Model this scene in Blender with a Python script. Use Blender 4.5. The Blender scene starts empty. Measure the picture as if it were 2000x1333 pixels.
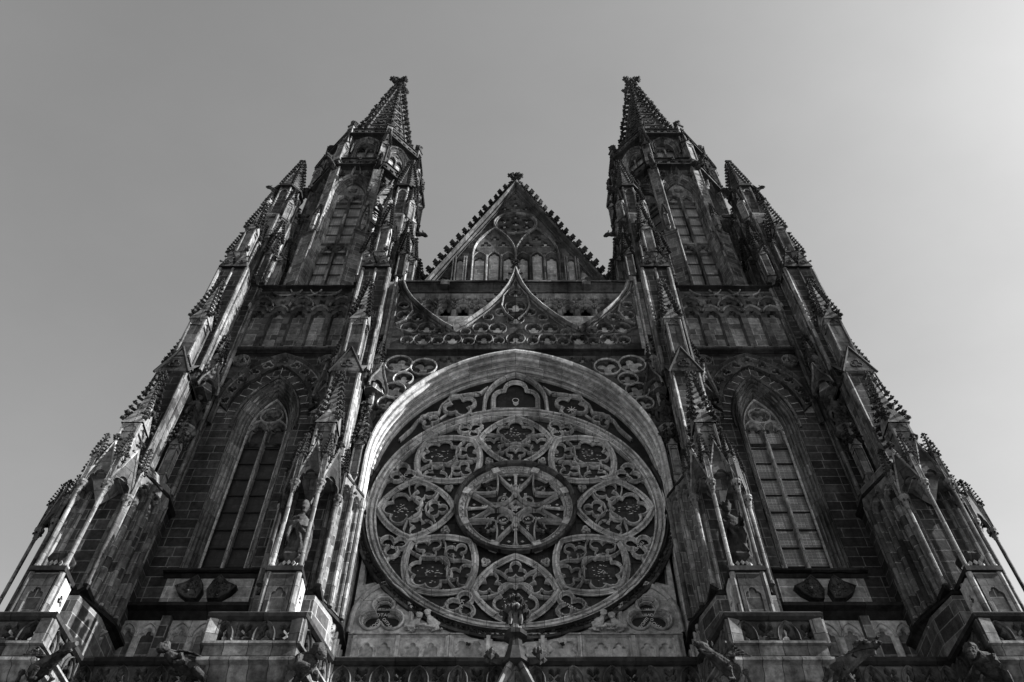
import bpy, math, random
from mathutils import Matrix, Vector, geometry
R=math.radians; pi=math.pi
random.seed(7)
S=bpy.context.scene
# ------------------------------------------------------------------ camera, sky, sun
cam=bpy.data.objects.new('camera',bpy.data.cameras.new('camera')); S.collection.objects.link(cam)
cam.location=(0,-23.6,1.6); cam.rotation_euler=(R(90+54),0,0)
cam.data.sensor_width=36; cam.data.lens=36*1770/2000; cam.data.shift_x=-0.0035
cam.data.clip_start=0.1; cam.data.clip_end=5000
S.camera=cam
S.render.resolution_x=1024; S.render.resolution_y=682
S.view_settings.view_transform='Standard'; S.view_settings.look='None'
S.view_settings.exposure=2.72; S.view_settings.gamma=1
SUN_AZ,SUN_EL=R(9),R(34)       # degrees in front of the facade plane, height
sdir=Vector((math.cos(SUN_AZ)*math.cos(SUN_EL),-math.sin(SUN_AZ)*math.cos(SUN_EL),math.sin(SUN_EL)))
W=bpy.data.worlds.new("World"); S.world=W; W.use_nodes=True
wn=W.node_tree; wn.nodes.clear()
sky=wn.nodes.new('ShaderNodeTexSky'); sky.sky_type='NISHITA'; sky.sun_disc=False
sky.sun_elevation=SUN_EL; sky.sun_rotation=math.atan2(sdir.x,sdir.y)
sky.air_density=1.0; sky.dust_density=0.8; sky.ozone_density=1.0
# black-and-white film with a warm filter: mostly the red/green light of the sky
sep=wn.nodes.new('ShaderNodeSeparateColor'); cmb=wn.nodes.new('ShaderNodeMath'); cmb.operation='MULTIPLY_ADD'
cmb.inputs[1].default_value=0.55
gm=wn.nodes.new('ShaderNodeMath'); gm.operation='MULTIPLY'; gm.inputs[1].default_value=0.45
bg=wn.nodes.new('ShaderNodeBackground'); bg.inputs[1].default_value=0.05
wo=wn.nodes.new('ShaderNodeOutputWorld')
wn.links.new(sky.outputs[0],sep.inputs[0]); wn.links.new(sep.outputs[0],cmb.inputs[0])
wn.links.new(sep.outputs[1],gm.inputs[0]); wn.links.new(gm.outputs[0],cmb.inputs[2])
pw=wn.nodes.new('ShaderNodeMath'); pw.operation='POWER'; pw.inputs[1].default_value=1.25
wn.links.new(cmb.outputs[0],pw.inputs[0])
# thin uneven haze high up
wtc=wn.nodes.new('ShaderNodeTexCoord'); wmp=wn.nodes.new('ShaderNodeMapping'); wmp.inputs['Scale'].default_value=(1,1.6,2.2); wnz=wn.nodes.new('ShaderNodeTexNoise')
wnz.inputs['Scale'].default_value=1.7; wnz.inputs['Detail'].default_value=7; wnz.inputs['Roughness'].default_value=.58
wn.links.new(wtc.outputs['Generated'],wmp.inputs[0]); wn.links.new(wmp.outputs[0],wnz.inputs['Vector'])
wr=wn.nodes.new('ShaderNodeMapRange'); wr.inputs[1].default_value=.3; wr.inputs[2].default_value=.7; wr.inputs[3].default_value=.93; wr.inputs[4].default_value=1.07
wm=wn.nodes.new('ShaderNodeMath'); wm.operation='MULTIPLY'; wn.links.new(wnz.outputs['Fac'],wr.inputs[0]); wn.links.new(wr.outputs[0],wm.inputs[0]); wn.links.new(pw.outputs[0],wm.inputs[1])
wn.links.new(wm.outputs[0],bg.inputs[0]); wn.links.new(bg.outputs[0],wo.inputs[0])
sl=bpy.data.lights.new('sun','SUN'); sl.energy=5.0; sl.angle=R(0.5); sl.color=(1,1,1)
so=bpy.data.objects.new('sun',sl); S.collection.objects.link(so)
so.rotation_euler=sdir.to_track_quat('Z','Y').to_euler()
# ------------------------------------------------------------------ materials
def newmat(n):
    m=bpy.data.materials.new(n); m.use_nodes=True; t=m.node_tree
    b=t.nodes['Principled BSDF']; b.inputs['Roughness'].default_value=.9
    try: b.inputs['Specular IOR Level'].default_value=.04
    except Exception: pass
    return m,t,b
def N(t,ty,**k):
    n=t.nodes.new(ty)
    for a,v in k.items(): setattr(n,a,v)
    return n
def mth(t,op,a,b=None):
    n=N(t,'ShaderNodeMath',operation=op)
    for i,x in enumerate((a,b)):
        if x is None: continue
        if isinstance(x,(int,float)): n.inputs[i].default_value=x
        else: t.links.new(x,n.inputs[i])
    return n.outputs[0]
def noise(t,vec,scale,detail=5,rough=.6):
    n=N(t,'ShaderNodeTexNoise'); n.inputs['Scale'].default_value=scale; n.inputs['Detail'].default_value=detail
    n.inputs['Roughness'].default_value=rough; t.links.new(vec,n.inputs['Vector']); return n.outputs['Fac']
def ramp(t,f,stops):
    n=N(t,'ShaderNodeValToRGB'); e=n.color_ramp.elements
    while len(e)<len(stops): e.new(.5)
    for i,(p,c) in enumerate(stops): e[i].position=p; e[i].color=(c,c,c,1)
    t.links.new(f,n.inputs[0]); return n.outputs[0]
def stone(name,lo,hi,mortar=None,bw=.85,bh=.42,soot=.5,bump=.35,sootscale=.55,msize=.016,radial=False):
    m,t,b=newmat(name)
    tc=N(t,'ShaderNodeTexCoord'); geo=N(t,'ShaderNodeNewGeometry')
    pos=geo.outputs['Position']
    sx=N(t,'ShaderNodeSeparateXYZ'); t.links.new(pos,sx.inputs[0])
    sn=N(t,'ShaderNodeSeparateXYZ'); t.links.new(tc.outputs['Normal'],sn.inputs[0])
    isx=mth(t,'GREATER_THAN',mth(t,'ABSOLUTE',sn.outputs[0]),.75)
    u=mth(t,'ADD',mth(t,'MULTIPLY',sx.outputs[0],mth(t,'SUBTRACT',1,isx)),mth(t,'MULTIPLY',sx.outputs[1],isx))
    cv=N(t,'ShaderNodeCombineXYZ'); 
    wob=mth(t,'MULTIPLY',mth(t,'SUBTRACT',noise(t,pos,2.3,2),.5),.035)
    if radial:
        dz=mth(t,'SUBTRACT',sx.outputs[2],25.0); an=mth(t,'ARCTAN2',sx.outputs[0],dz)
        up=mth(t,'GREATER_THAN',dz,0); uu=mth(t,'ADD',mth(t,'MULTIPLY',mth(t,'MULTIPLY',an,6.3),up),mth(t,'MULTIPLY',sx.outputs[2],mth(t,'SUBTRACT',1,up)))
        t.links.new(mth(t,'ADD',uu,wob),cv.inputs[0]); t.links.new(mth(t,'ADD',sx.outputs[1],100.3),cv.inputs[1])
    else:
        t.links.new(mth(t,'ADD',u,wob),cv.inputs[0]); t.links.new(mth(t,'ADD',sx.outputs[2],wob),cv.inputs[1])
    # slight waviness of the joints
    br=N(t,'ShaderNodeTexBrick'); t.links.new(cv.outputs[0],br.inputs['Vector'])
    br.inputs['Scale'].default_value=1; br.inputs['Brick Width'].default_value=bw; br.inputs['Row Height'].default_value=bh
    br.inputs['Mortar Size'].default_value=msize if mortar is not None else .009; br.inputs['Mortar Smooth'].default_value=.1
    br.inputs['Color1'].default_value=(lo,)*3+(1,); br.inputs['Color2'].default_value=(hi,)*3+(1,)
    mm=mortar if mortar is not None else lo*.35
    br.inputs['Mortar'].default_value=(mm,)*3+(1,); br.offset=.5; br.squash=.8; br.squash_frequency=3
    # soot : large blotches, streaks running down, fine grain
    mp=N(t,'ShaderNodeMapping'); mp.inputs['Scale'].default_value=(1.6,1.6,.28); t.links.new(pos,mp.inputs[0])
    n1=noise(t,mp.outputs[0],sootscale,6,.65); n2=noise(t,pos,5.5,4,.7); n3=noise(t,pos,1.1,5,.7)
    r1=ramp(t,n1,[(.36,1-soot),(.64,1.15)]); r2=ramp(t,n2,[(.28,.42),(.75,1.45)]); r3=ramp(t,n3,[(.3,.7),(.7,1.2)])
    k=mth(t,'MULTIPLY',mth(t,'MULTIPLY',r1,r2),r3)
    mx=N(t,'ShaderNodeMix',data_type='RGBA',blend_type='MULTIPLY'); mx.inputs[0].default_value=1
    t.links.new(br.outputs['Color'],mx.inputs[6]); t.links.new(k,mx.inputs[7])
    t.links.new(mx.outputs[2],b.inputs['Base Color'])
    bp=N(t,'ShaderNodeBump'); bp.inputs['Strength'].default_value=bump; bp.inputs['Distance'].default_value=.04
    hh=mth(t,'SUBTRACT',mth(t,'ADD',mth(t,'MULTIPLY',n2,.7),n3),mth(t,'MULTIPLY',br.outputs['Fac'],.35))
    t.links.new(hh,bp.inputs['Height']); t.links.new(bp.outputs[0],b.inputs['Normal'])
    return m
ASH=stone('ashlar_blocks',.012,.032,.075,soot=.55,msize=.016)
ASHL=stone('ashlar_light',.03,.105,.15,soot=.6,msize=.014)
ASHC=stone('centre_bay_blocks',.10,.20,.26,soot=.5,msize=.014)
CLN=stone('clean_arch_stone',.17,.30,None,soot=.5,bh=.52,bw=.95,radial=True)
RST=stone('rose_stone',.17,.30,None,soot=.6,bh=.5,bw=.6)
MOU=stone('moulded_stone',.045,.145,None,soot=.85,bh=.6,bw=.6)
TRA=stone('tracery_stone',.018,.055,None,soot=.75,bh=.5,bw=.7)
SOOT=stone('sooty_stone',.012,.03,None,soot=.6,bh=3,bw=3,bump=.8)
FIG=stone('weathered_sculpture',.010,.036,None,soot=.75,bh=3,bw=3,bump=.5,sootscale=2.2)
COR=stone('dark_cornice',.006,.018,None,soot=.5,bh=3,bw=1.6)
REL=stone('relief_stone',.15,.25,None,soot=.4,bh=4,bw=4,sootscale=1.5)
SLA=stone('slate_roof',.04,.07,None,bw=.3,bh=.2)
PAV=stone('paving',.35,.5,.25,bw=.6,bh=.6)
def glassmat(name,base,rough,hexs=False):
    m,t,b=newmat(name); b.inputs['Roughness'].default_value=rough
    try: b.inputs['Specular IOR Level'].default_value=.5
    except Exception: pass
    geo=N(t,'ShaderNodeNewGeometry')
    if hexs:
        v=N(t,'ShaderNodeTexVoronoi',feature='DISTANCE_TO_EDGE'); v.inputs['Scale'].default_value=7.5; v.inputs['Randomness'].default_value=.25
        mp=N(t,'ShaderNodeMapping'); mp.inputs['Scale'].default_value=(1,.0,1); t.links.new(geo.outputs['Position'],mp.inputs[0]); t.links.new(mp.outputs[0],v.inputs['Vector'])
        f=ramp(t,v.outputs['Distance'],[(.02,base*2.6),(.10,base)])
    else:
        f=ramp(t,noise(t,geo.outputs['Position'],9,3),[(.35,base*.4),(.75,base*2.2)])
    br=N(t,'ShaderNodeTexBrick'); sp_=N(t,'ShaderNodeSeparateXYZ'); cb_=N(t,'ShaderNodeCombineXYZ'); t.links.new(geo.outputs['Position'],sp_.inputs[0])
    t.links.new(sp_.outputs[0],cb_.inputs[0]); t.links.new(sp_.outputs[2],cb_.inputs[1]); t.links.new(cb_.outputs[0],br.inputs['Vector'])
    br.inputs['Scale'].default_value=1; br.inputs['Brick Width'].default_value=.37; br.inputs['Row Height'].default_value=.28; br.inputs['Mortar Size'].default_value=.012; br.offset=0
    br.inputs['Color1'].default_value=(.45,)*3+(1,); br.inputs['Color2'].default_value=(1.5,)*3+(1,); br.inputs['Mortar'].default_value=(.25,)*3+(1,)
    n=noise(t,geo.outputs['Position'],1.4,3); r0_=ramp(t,n,[(.3,.5),(.7,1.3)]); mm_=N(t,'ShaderNodeMix',data_type='RGBA',blend_type='MULTIPLY'); mm_.inputs[0].default_value=1
    t.links.new(r0_,mm_.inputs[6]); t.links.new(br.outputs['Color'],mm_.inputs[7]); r=mm_.outputs[2]
    mx=N(t,'ShaderNodeMix',data_type='RGBA',blend_type='MULTIPLY'); mx.inputs[0].default_value=1
    t.links.new(f,mx.inputs[6]); t.links.new(r,mx.inputs[7]); t.links.new(mx.outputs[2],b.inputs['Base Color'])
    bp=N(t,'ShaderNodeBump'); bp.inputs['Strength'].default_value=.25; t.links.new(noise(t,geo.outputs['Position'],3,2),bp.inputs['Height']); t.links.new(bp.outputs[0],b.inputs['Normal'])
    return m
GLD=glassmat('stained_glass',.005,.5)
GLD.node_tree.nodes['Principled BSDF'].inputs['Specular IOR Level'].default_value=.2
GLH=glassmat('leaded_glass',.055,.4,True)
MET,_t,_b=newmat('iron_bars'); _b.inputs['Base Color'].default_value=(.02,.02,.02,1); _b.inputs['Metallic'].default_value=.6
LET,_t,_b=newmat('pale_lettering'); _b.inputs['Base Color'].default_value=(.3,.3,.3,1)
# ------------------------------------------------------------------ mesh builder
C=S.collection
class MB:
    def __init__(s,mat=MOU): s.v=[];s.f=[];s.mi=[];s.mats=[];s.M=Matrix();s.st=[];s.mat(mat)
    def mat(s,m):
        if m not in s.mats: s.mats.append(m)
        s.cm=s.mats.index(m); return s
    def push(s,M): s.st.append(s.M); s.M=s.M@M
    def pop(s): s.M=s.st.pop()
    def add(s,vs,fs):
        o=len(s.v); M=s.M
        s.v.extend((M@Vector(p))[:] for p in vs)
        s.f.extend(tuple(i+o for i in f) for f in fs); s.mi.extend([s.cm]*len(fs))
    def build(s,name,parent=None,smooth=False,label=None):
        me=bpy.data.meshes.new(name); me.from_pydata(s.v,[],s.f)
        for m in s.mats: me.materials.append(m)
        me.polygons.foreach_set('material_index',s.mi)
        if smooth: me.polygons.foreach_set('use_smooth',[True]*len(me.polygons))
        me.update()
        o=bpy.data.objects.new(name,me); C.objects.link(o)
        if parent: o.parent=parent
        if label: o['label']=label
        return o
T=lambda x,y,z=0:Matrix.Translation((x,y,z))
RZ=lambda a:Matrix.Rotation(R(a),4,'Z')
SC=lambda x,y=1,z=1:Matrix.Diagonal((x,y,z,1))
def box(b,x0,x1,y0,y1,z0,z1):
    b.add([(x0,y0,z0),(x1,y0,z0),(x1,y1,z0),(x0,y1,z0),(x0,y0,z1),(x1,y0,z1),(x1,y1,z1),(x0,y1,z1)],
          [(0,3,2,1),(4,5,6,7),(0,1,5,4),(1,2,6,5),(2,3,7,6),(3,0,4,7)])
def prism(b,poly,z0,z1,poly2=None,cap=True):
    p2=poly2 or poly; n=len(poly)
    vs=[(x,y,z0) for x,y in poly]+[(x,y,z1) for x,y in p2]
    fs=[(i,(i+1)%n,n+(i+1)%n,n+i) for i in range(n)]
    if cap: fs+=[tuple(range(n))[::-1],tuple(range(n,2*n))]
    b.add(vs,fs)
def cone(b,poly,z0,apex):
    n=len(poly); b.add([(x,y,z0) for x,y in poly]+[apex],[(i,(i+1)%n,n) for i in range(n)]+[tuple(range(n))[::-1]])
def ngon(cx,cy,r,n,rot=0): return [(cx+r*math.cos(rot+2*pi*i/n),cy+r*math.sin(rot+2*pi*i/n)) for i in range(n)]
def tube(b,p0,p1,r,n=8,r1=None,cap=True):
    p0=Vector(p0);p1=Vector(p1); d=(p1-p0).normalized(); a=d.orthogonal().normalized(); c=d.cross(a); r1=r if r1 is None else r1
    vs=[];
    for p,q in ((p0,r),(p1,r1)):
        for i in range(n):
            t=2*pi*i/n; vs.append(tuple(p+(a*math.cos(t)+c*math.sin(t))*q))
    fs=[(i,(i+1)%n,n+(i+1)%n,n+i) for i in range(n)]
    if cap: fs+=[tuple(range(n))[::-1],tuple(range(n,2*n))]
    b.add(vs,fs)
def lathe(b,cx,cy,prof,n=10,sq=1,rot=0):
    vs=[];m=len(prof)
    for r,z in prof:
        for i in range(n): vs.append((cx+r*math.cos(rot+2*pi*i/n),cy+sq*r*math.sin(rot+2*pi*i/n),z))
    fs=[(j*n+i,j*n+(i+1)%n,(j+1)*n+(i+1)%n,(j+1)*n+i) for j in range(m-1) for i in range(n)]
    fs+=[tuple(range(n))[::-1],tuple(range((m-1)*n,m*n))]
    b.add(vs,fs)
def octa(b,c,rx,ry,rz):
    x,y,z=c; b.add([(x+rx,y,z),(x-rx,y,z),(x,y+ry,z),(x,y-ry,z),(x,y,z+rz),(x,y,z-rz)],
      [(0,2,4),(2,1,4),(1,3,4),(3,0,4),(2,0,5),(1,2,5),(3,1,5),(0,3,5)])
def blob(b,c,r,k=1.0):
    # knobbly leaf lump
    x,y,z=c; J=lambda:random.uniform(-.3,.3)*r
    octa(b,(x,y,z),r*.75,r*.75,r*.7)
    for i in range(5):
        a=i*2.4+random.random(); octa(b,(x+math.cos(a)*r*.6,y+math.sin(a)*r*.6,z+J()+r*.1),r*.42,r*.42,r*.5)
    octa(b,(x+J(),y+J(),z+r*.55),r*.35,r*.35,r*.45)
def crocket(b,p,d,s):
    x,y,z=p; dx,dy=d
    octa(b,(x+dx*s*.3,y+dy*s*.3,z),s*.3+abs(dx)*s*.2,s*.3+abs(dy)*s*.2,s*.22)
    ex,ey,ez=x+dx*s*.72,y+dy*s*.72,z+s*.22
    px,py=-dy,dx
    octa(b,(ex,ey,ez+s*.1),s*.25,s*.25,s*.33)
    for q in (-1,1): octa(b,(ex+px*q*s*.27,ey+py*q*s*.27,ez-s*.05),s*.22,s*.22,s*.24)
    octa(b,(ex+dx*s*.22,ey+dy*s*.22,ez-s*.14),s*.2,s*.2,s*.2)
def finial(b,x,y,z,s):
    lathe(b,x,y,[(s*.22,z-s*.2),(s*.16,z+s*.3),(s*.3,z+s*.4),(s*.14,z+s*.5),(s*.14,z+s*1.2),(s*.25,z+s*1.5),(.01,z+s*1.75)],6)
    for i in range(4):
        a=pi/4+i*pi/2
        blob(b,(x+math.cos(a)*s*.5,y+math.sin(a)*s*.5,z+s*.75),s*.33)
        blob(b,(x+math.cos(a)*s*.26,y+math.sin(a)*s*.26,z+s*1.3),s*.24)
def cross_finial(b,x,y,z,s):
    # tall two-tier cross-flower
    lathe(b,x,y,[(s*.28,z-s*.3),(s*.2,z),(s*.34,z+s*.1),(s*.16,z+s*.25),(s*.14,z+s*2.0),(s*.02,z+s*2.3)],8)
    for i in range(4):
        a=i*pi/2+pi/4; c,q=math.cos(a),math.sin(a)
        for rr,zz,k in ((.35,.75,.3),(.72,.85,.34),(.55,1.12,.22),(.25,1.6,.24),(.42,1.72,.2)):
            blob(b,(x+c*s*rr,y+q*s*rr,z+s*zz),s*k)
    blob(b,(x,y,z+s*2.1),s*.28)
def pinn(b,x,y,z0,w,hs,hp,panel=True,cs=None,dark=True,base=True,bm=None):
    """square crocketed pinnacle: shaft with sunk panels, four gablets, spirelet, finial"""
    bm=bm or MOU
    b.mat(bm)
    box(b,x-w*.8,x+w*.8,y-w*.8,y+w*.8,z0,z0+hs)
    for sx in (-1,1):
        for sy in (-1,1): lathe(b,x+sx*w*.85,y+sy*w*.85,[(w*.2,z0),(w*.2,z0+hs)],6)
    if base:
        prism(b,ngon(x,y,w*.25,4,pi/4),z0-w*2.6,z0-w*.35,ngon(x,y,w*1.45,4,pi/4)); b.mat(TRA); prism(b,ngon(x,y,w*1.65,4,pi/4),z0-w*.35,z0); b.mat(bm)
    for k in range(4):
        b.push(T(x,y)@RZ(90*k)); zt=z0+hs
        if panel and hs>w*2:
            o=[(w*.95,zt-w*1.2),(w*.95,zt+.02*w),(-w*.95,zt+.02*w),(-w*.95,zt-w*1.2)]
            h=tref_arch(0,zt-w*1.1,zt-w*.75,w*.62,4)
            # spandrel around a cusped head
            plate(b,[(w*.95,zt-w*1.15),(w*.95,zt),(-w*.95,zt),(-w*.95,zt-w*1.15)],[h],-w*.97,-w*.8,steps=[(0,-w*.97),(0,-w*.8)])
        # gablet
        g=w*1.15
        b.add([(-g,-w*1.12,zt),(g,-w*1.12,zt),(0,-w*1.12,zt+w*2.1),(-g,0,zt),(g,0,zt),(0,0,zt+w*2.1)],[(0,1,2),(0,3,4,1),(1,4,5,2),(2,5,3,0)])
        if dark: b.mat(SOOT)
        cc=cs or w*.42
        for q in (-1,1):
            for t_ in (.25,.62): 
                crocket(b,(q*g*(1-t_),-w*1.15,zt+w*2.1*t_),(q*.9,0),cc*.8)
        blob(b,(0,-w*1.15,zt+w*2.35),cc*.62)
        b.mat(bm); b.pop()
    zt=z0+hs+w*.4; b.mat(bm)
    cone(b,ngon(x,y,w*1.15,4,pi/4),zt,(x,y,zt+hp))
    if dark: b.mat(SOOT)
    cc=cs or w*.45; n=max(4,int((hp-w)/(cc*1.15)))
    for k in range(4):
        a=pi/4+k*pi/2
        for i in range(n):
            t_=(i+1.2)/(n+1.4); rr=w*1.15*(1-t_)
            crocket(b,(x+math.cos(a)*rr,y+math.sin(a)*rr,zt+hp*t_),(math.cos(a),math.sin(a)),cc*(1.05-.3*t_))
    finial(b,x,y,zt+hp-cc*.9,cc*1.25)
# -------- outlines in the facade plane (x,z), counter-clockwise seen from the front
def offp(pts,d,closed=True):
    n=len(pts); out=[]
    for i in range(n):
        a=pts[i-1] if (closed or i>0) else None; c=pts[(i+1)%n] if (closed or i<n-1) else None; p=pts[i]
        ns=[]
        for q0,q1 in ((a,p),(p,c)):
            if q0 is None or q1 is None: continue
            dx,dz=q1[0]-q0[0],q1[1]-q0[1]; l=math.hypot(dx,dz)
            if l<1e-7: continue
            ns.append((-dz/l,dx/l))
        if not ns: out.append(p); continue
        nx=sum(v[0] for v in ns); nz=sum(v[1] for v in ns); l=math.hypot(nx,nz)
        if l<1e-6: nx,nz,l=ns[0][0],ns[0][1],1
        nx/=l;nz/=l; c_=max(.45,nx*ns[0][0]+nz*ns[0][1]); out.append((p[0]+nx*d/c_,p[1]+nz*d/c_))
    return out
def area(p): return sum(p[i-1][0]*p[i][1]-p[i][0]*p[i-1][1] for i in range(len(p)))/2
def ccw(p): return p if area(p)>0 else p[::-1]
def xf(p,cx=0,cz=0,rot=0,s=1,mx=1):
    c,q=math.cos(rot),math.sin(rot); r=[(cx+s*(mx*x*c-z*q),cz+s*(mx*x*q+z*c)) for x,z in p]; return r
def circ(cx,cz,r,n=32): return [(cx+r*math.cos(2*pi*i/n),cz+r*math.sin(2*pi*i/n)) for i in range(n)]
def foil(cx,cz,Ro,n,rot=pi/2,m=9,k=None):
    k=k or {2:1.0,3:.96,4:.80,5:.69,6:.60,8:.46}[n]
    a=Ro/(1+k); b=a*k; out=[]
    for L in range(n):
        ph=rot+2*pi*L/n
        for i in range(m):
            th=-pi/n+2*pi/n*(i/(m)); 
            q=max(0,b*b-(a*math.sin(th))**2); r=a*math.cos(th)+math.sqrt(q)
            out.append((cx+r*math.cos(ph+th),cz+r*math.sin(ph+th)))
    return out
def parch(cx,zs,w,h,n=10):
    """pointed arch from right spring over the apex to left spring"""
    Rr=(w*w+h*h)/(2*w); xc=w-Rr; a1=math.atan2(h,-xc) if Rr>w else math.atan2(h,-xc)
    rt=[(cx+xc+Rr*math.cos(a1*i/n),zs+Rr*math.sin(a1*i/n)) for i in range(n+1)]
    return rt+[(2*cx-x,z) for x,z in rt[:-1][::-1]]
def lancet(cx,z0,zs,w,h,n=8): return [(cx-w,z0),(cx+w,z0)]+parch(cx,zs,w,h,n)
def tref_arch(cx,z0,zs,w,m=6):
    cir=[(w*.48,0,w*.52),(-w*.48,0,w*.52),(0,w*.62,w*.5)]
    out=[(cx-w,z0),(cx+w,z0)]
    for i in range(m*4+1):
        th=pi*i/(m*4); dx,dz=math.cos(th),math.sin(th); best=0
        for X,Zc,r in cir:
            pr=X*dx+Zc*dz; q=r*r-(X*X+Zc*Zc-pr*pr)
            if q>0: best=max(best,pr+math.sqrt(q))
        out.append((cx+dx*best,zs+dz*best))
    return out
def heart(cx,cz,s,m=6):
    """two round lobes above a point: balustrade opening"""
    cir=[(s*.42,.12*s,s*.46),(-s*.42,.12*s,s*.46)]; out=[(cx,cz-s*.62)]
    for i in range(m*5+1):
        th=-.55+(pi+1.1)*i/(m*5); dx,dz=math.cos(th),math.sin(th); best=.2*s
        for X,Zc,r in cir:
            pr=X*dx+Zc*dz; q=r*r-(X*X+Zc*Zc-pr*pr)
            if q>0: best=max(best,pr+math.sqrt(q))
        out.append((cx+dx*best,cz+dz*best))
    return out
def plate(b,outer,holes,y0,y1,steps=None,cham=.035):
    outer=ccw(outer); holes=[ccw(h) for h in holes]
    if steps is None:
        d=y1-y0; steps=[(0,y0),(cham,y0+d*.22),(cham,y0+d*.42),(cham*2.2,y0+d*.72),(cham*2.2,y1)]
    loops=[[Vector((x,z,0)) for x,z in outer]]+[[Vector((x,z,0)) for x,z in h[::-1]] for h in holes]
    tris=geometry.tessellate_polygon(loops)
    flat=[p for l in loops for p in l]
    b.add([(p.x,y0,p.y) for p in flat],[t for t in tris])
    n=len(outer)
    b.add([(x,y0,z) for x,z in outer]+[(x,y1,z) for x,z in outer],[(i,(i+1)%n,n+(i+1)%n,n+i) for i in range(n)])
    for h in holes: loft(b,h,[(o,y) for o,y in steps],True)
def loft(b,path,prof,closed=False):
    n=len(path); rings=[offp(path,o,closed) if abs(o)>1e-6 else path for o,_ in prof]
    vs=[(x,y,z) for r,(_,y) in zip(rings,prof) for x,z in r]
    m=n if closed else n-1
    b.add(vs,[(j*n+i,j*n+(i+1)%n,(j+1)*n+(i+1)%n,(j+1)*n+i) for j in range(len(prof)-1) for i in range(m)])
def mould(b,path,w,y,d,closed=False,kind=0):
    """roll moulding of width w standing d proud of y (front at y-d), centred on the path"""
    h=w/2
    if kind==0: pr=[(-h,y),(-h,y-d*.55),(-h*.45,y-d*.9),(h*.1,y-d),(h*.6,y-d*.7),(h,y-d*.45),(h,y)]
    else: pr=[(-h,y),(-h,y-d*.5),(-h*.6,y-d*.5),(-h*.5,y-d),(h*.5,y-d),(h*.6,y-d*.5),(h,y-d*.5),(h,y)]
    loft(b,path,pr,closed)
def bar(b,path,w,y0,y1,closed=True):
    h=w/2; loft(b,ccw(path) if closed else path,[(-h,y1),(-h,y0+.10),(-h*.75,y0+.09),(-h*.6,y0+.03),(-h*.2,y0),(h*.2,y0),(h*.6,y0+.03),(h*.75,y0+.09),(h,y0+.10),(h,y1)],closed)
def arcpts(cx,cz,r,a0,a1,n=12): return [(cx+r*math.cos(R(a0+(a1-a0)*i/n)),cz+r*math.sin(R(a0+(a1-a0)*i/n))) for i in range(n+1)]
def cornice(b,x0,x1,y,z,d=.3,h=.3,m=COR):
    b.mat(m); b.add([(x0,y,z-h),(x1,y,z-h),(x1,y-d*.5,z-h*.55),(x0,y-d*.5,z-h*.55),(x1,y-d,z-h*.4),(x0,y-d,z-h*.4),(x1,y-d,z-h*.1),(x0,y-d,z-h*.1),(x1,y,z+.08),(x0,y,z+.08)],
       [(0,1,2,3),(3,2,4,5),(5,4,6,7),(7,6,8,9),(0,3,5,7,9),(1,8,6,4,2)])
def polycor(b,poly,z,d=.2,h=.25,m=COR):
    """string course following a plan outline (open or closed list of (x,y))"""
    b.mat(m); o=lambda k:offp(poly,-k,False)
    pr=[(0,z-h),(d*.5,z-h*.6),(d,z-h*.45),(d,z-h*.1),(0,z+.06)]; n=len(poly); vs=[]
    for k,zz in pr: vs+=[(x,y,zz) for x,y in (o(k) if k else poly)]
    b.add(vs,[(j*n+i,j*n+i+1,(j+1)*n+i+1,(j+1)*n+i) for j in range(4) for i in range(n-1)])
def empty(name,loc=(0,0,0),parent=None):
    o=bpy.data.objects.new(name,None); C.objects.link(o); o.location=loc
    if parent: o.parent=parent
    return o
CATH=empty('cathedral'); CATH['label']='gothic cathedral front of dark weathered stone with twin spired towers and large rose window'; CATH['category']='cathedral'
XT=9.9; BO=3.35           # tower axis, buttress offset from it
RC=(0,24.11)              # rose centre
# ------------------------------------------------------------------ ground
g=MB(PAV); g.add([(-1500,-1500,0),(1500,-1500,0),(1500,1500,0),(-1500,1500,0)],[(0,1,2,3)]); go=g.build('ground'); go['kind']='structure'
# ================================================================== ROSE WINDOW
def P2(r,deg): a=R(deg); return (r*math.sin(a),r*math.cos(a))   # polar from the top, clockwise
b=MB(TRA)
Z0=RC[1]
# outer ring with leaf band
ring=circ(0,Z0,5.27,96)
b.mat(RST)
loft(b,ring,[(-.0,.5),(-.0,-.08),(.02,-.12),(.05,-.10),(.06,.0),(.11,.04),(.14,-.06),(.2,-.08),(.24,.0),(.27,.06),(.31,-.03),(.35,-.02),(.37,.06),(.37,.22)],True)
b.mat(COR)
loft(b,arcpts(0,Z0,5.30,-200,20,90),[(0,.2),(.0,-.2),(-.06,-.26),(-.12,-.2),(-.14,-.05)])
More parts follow.
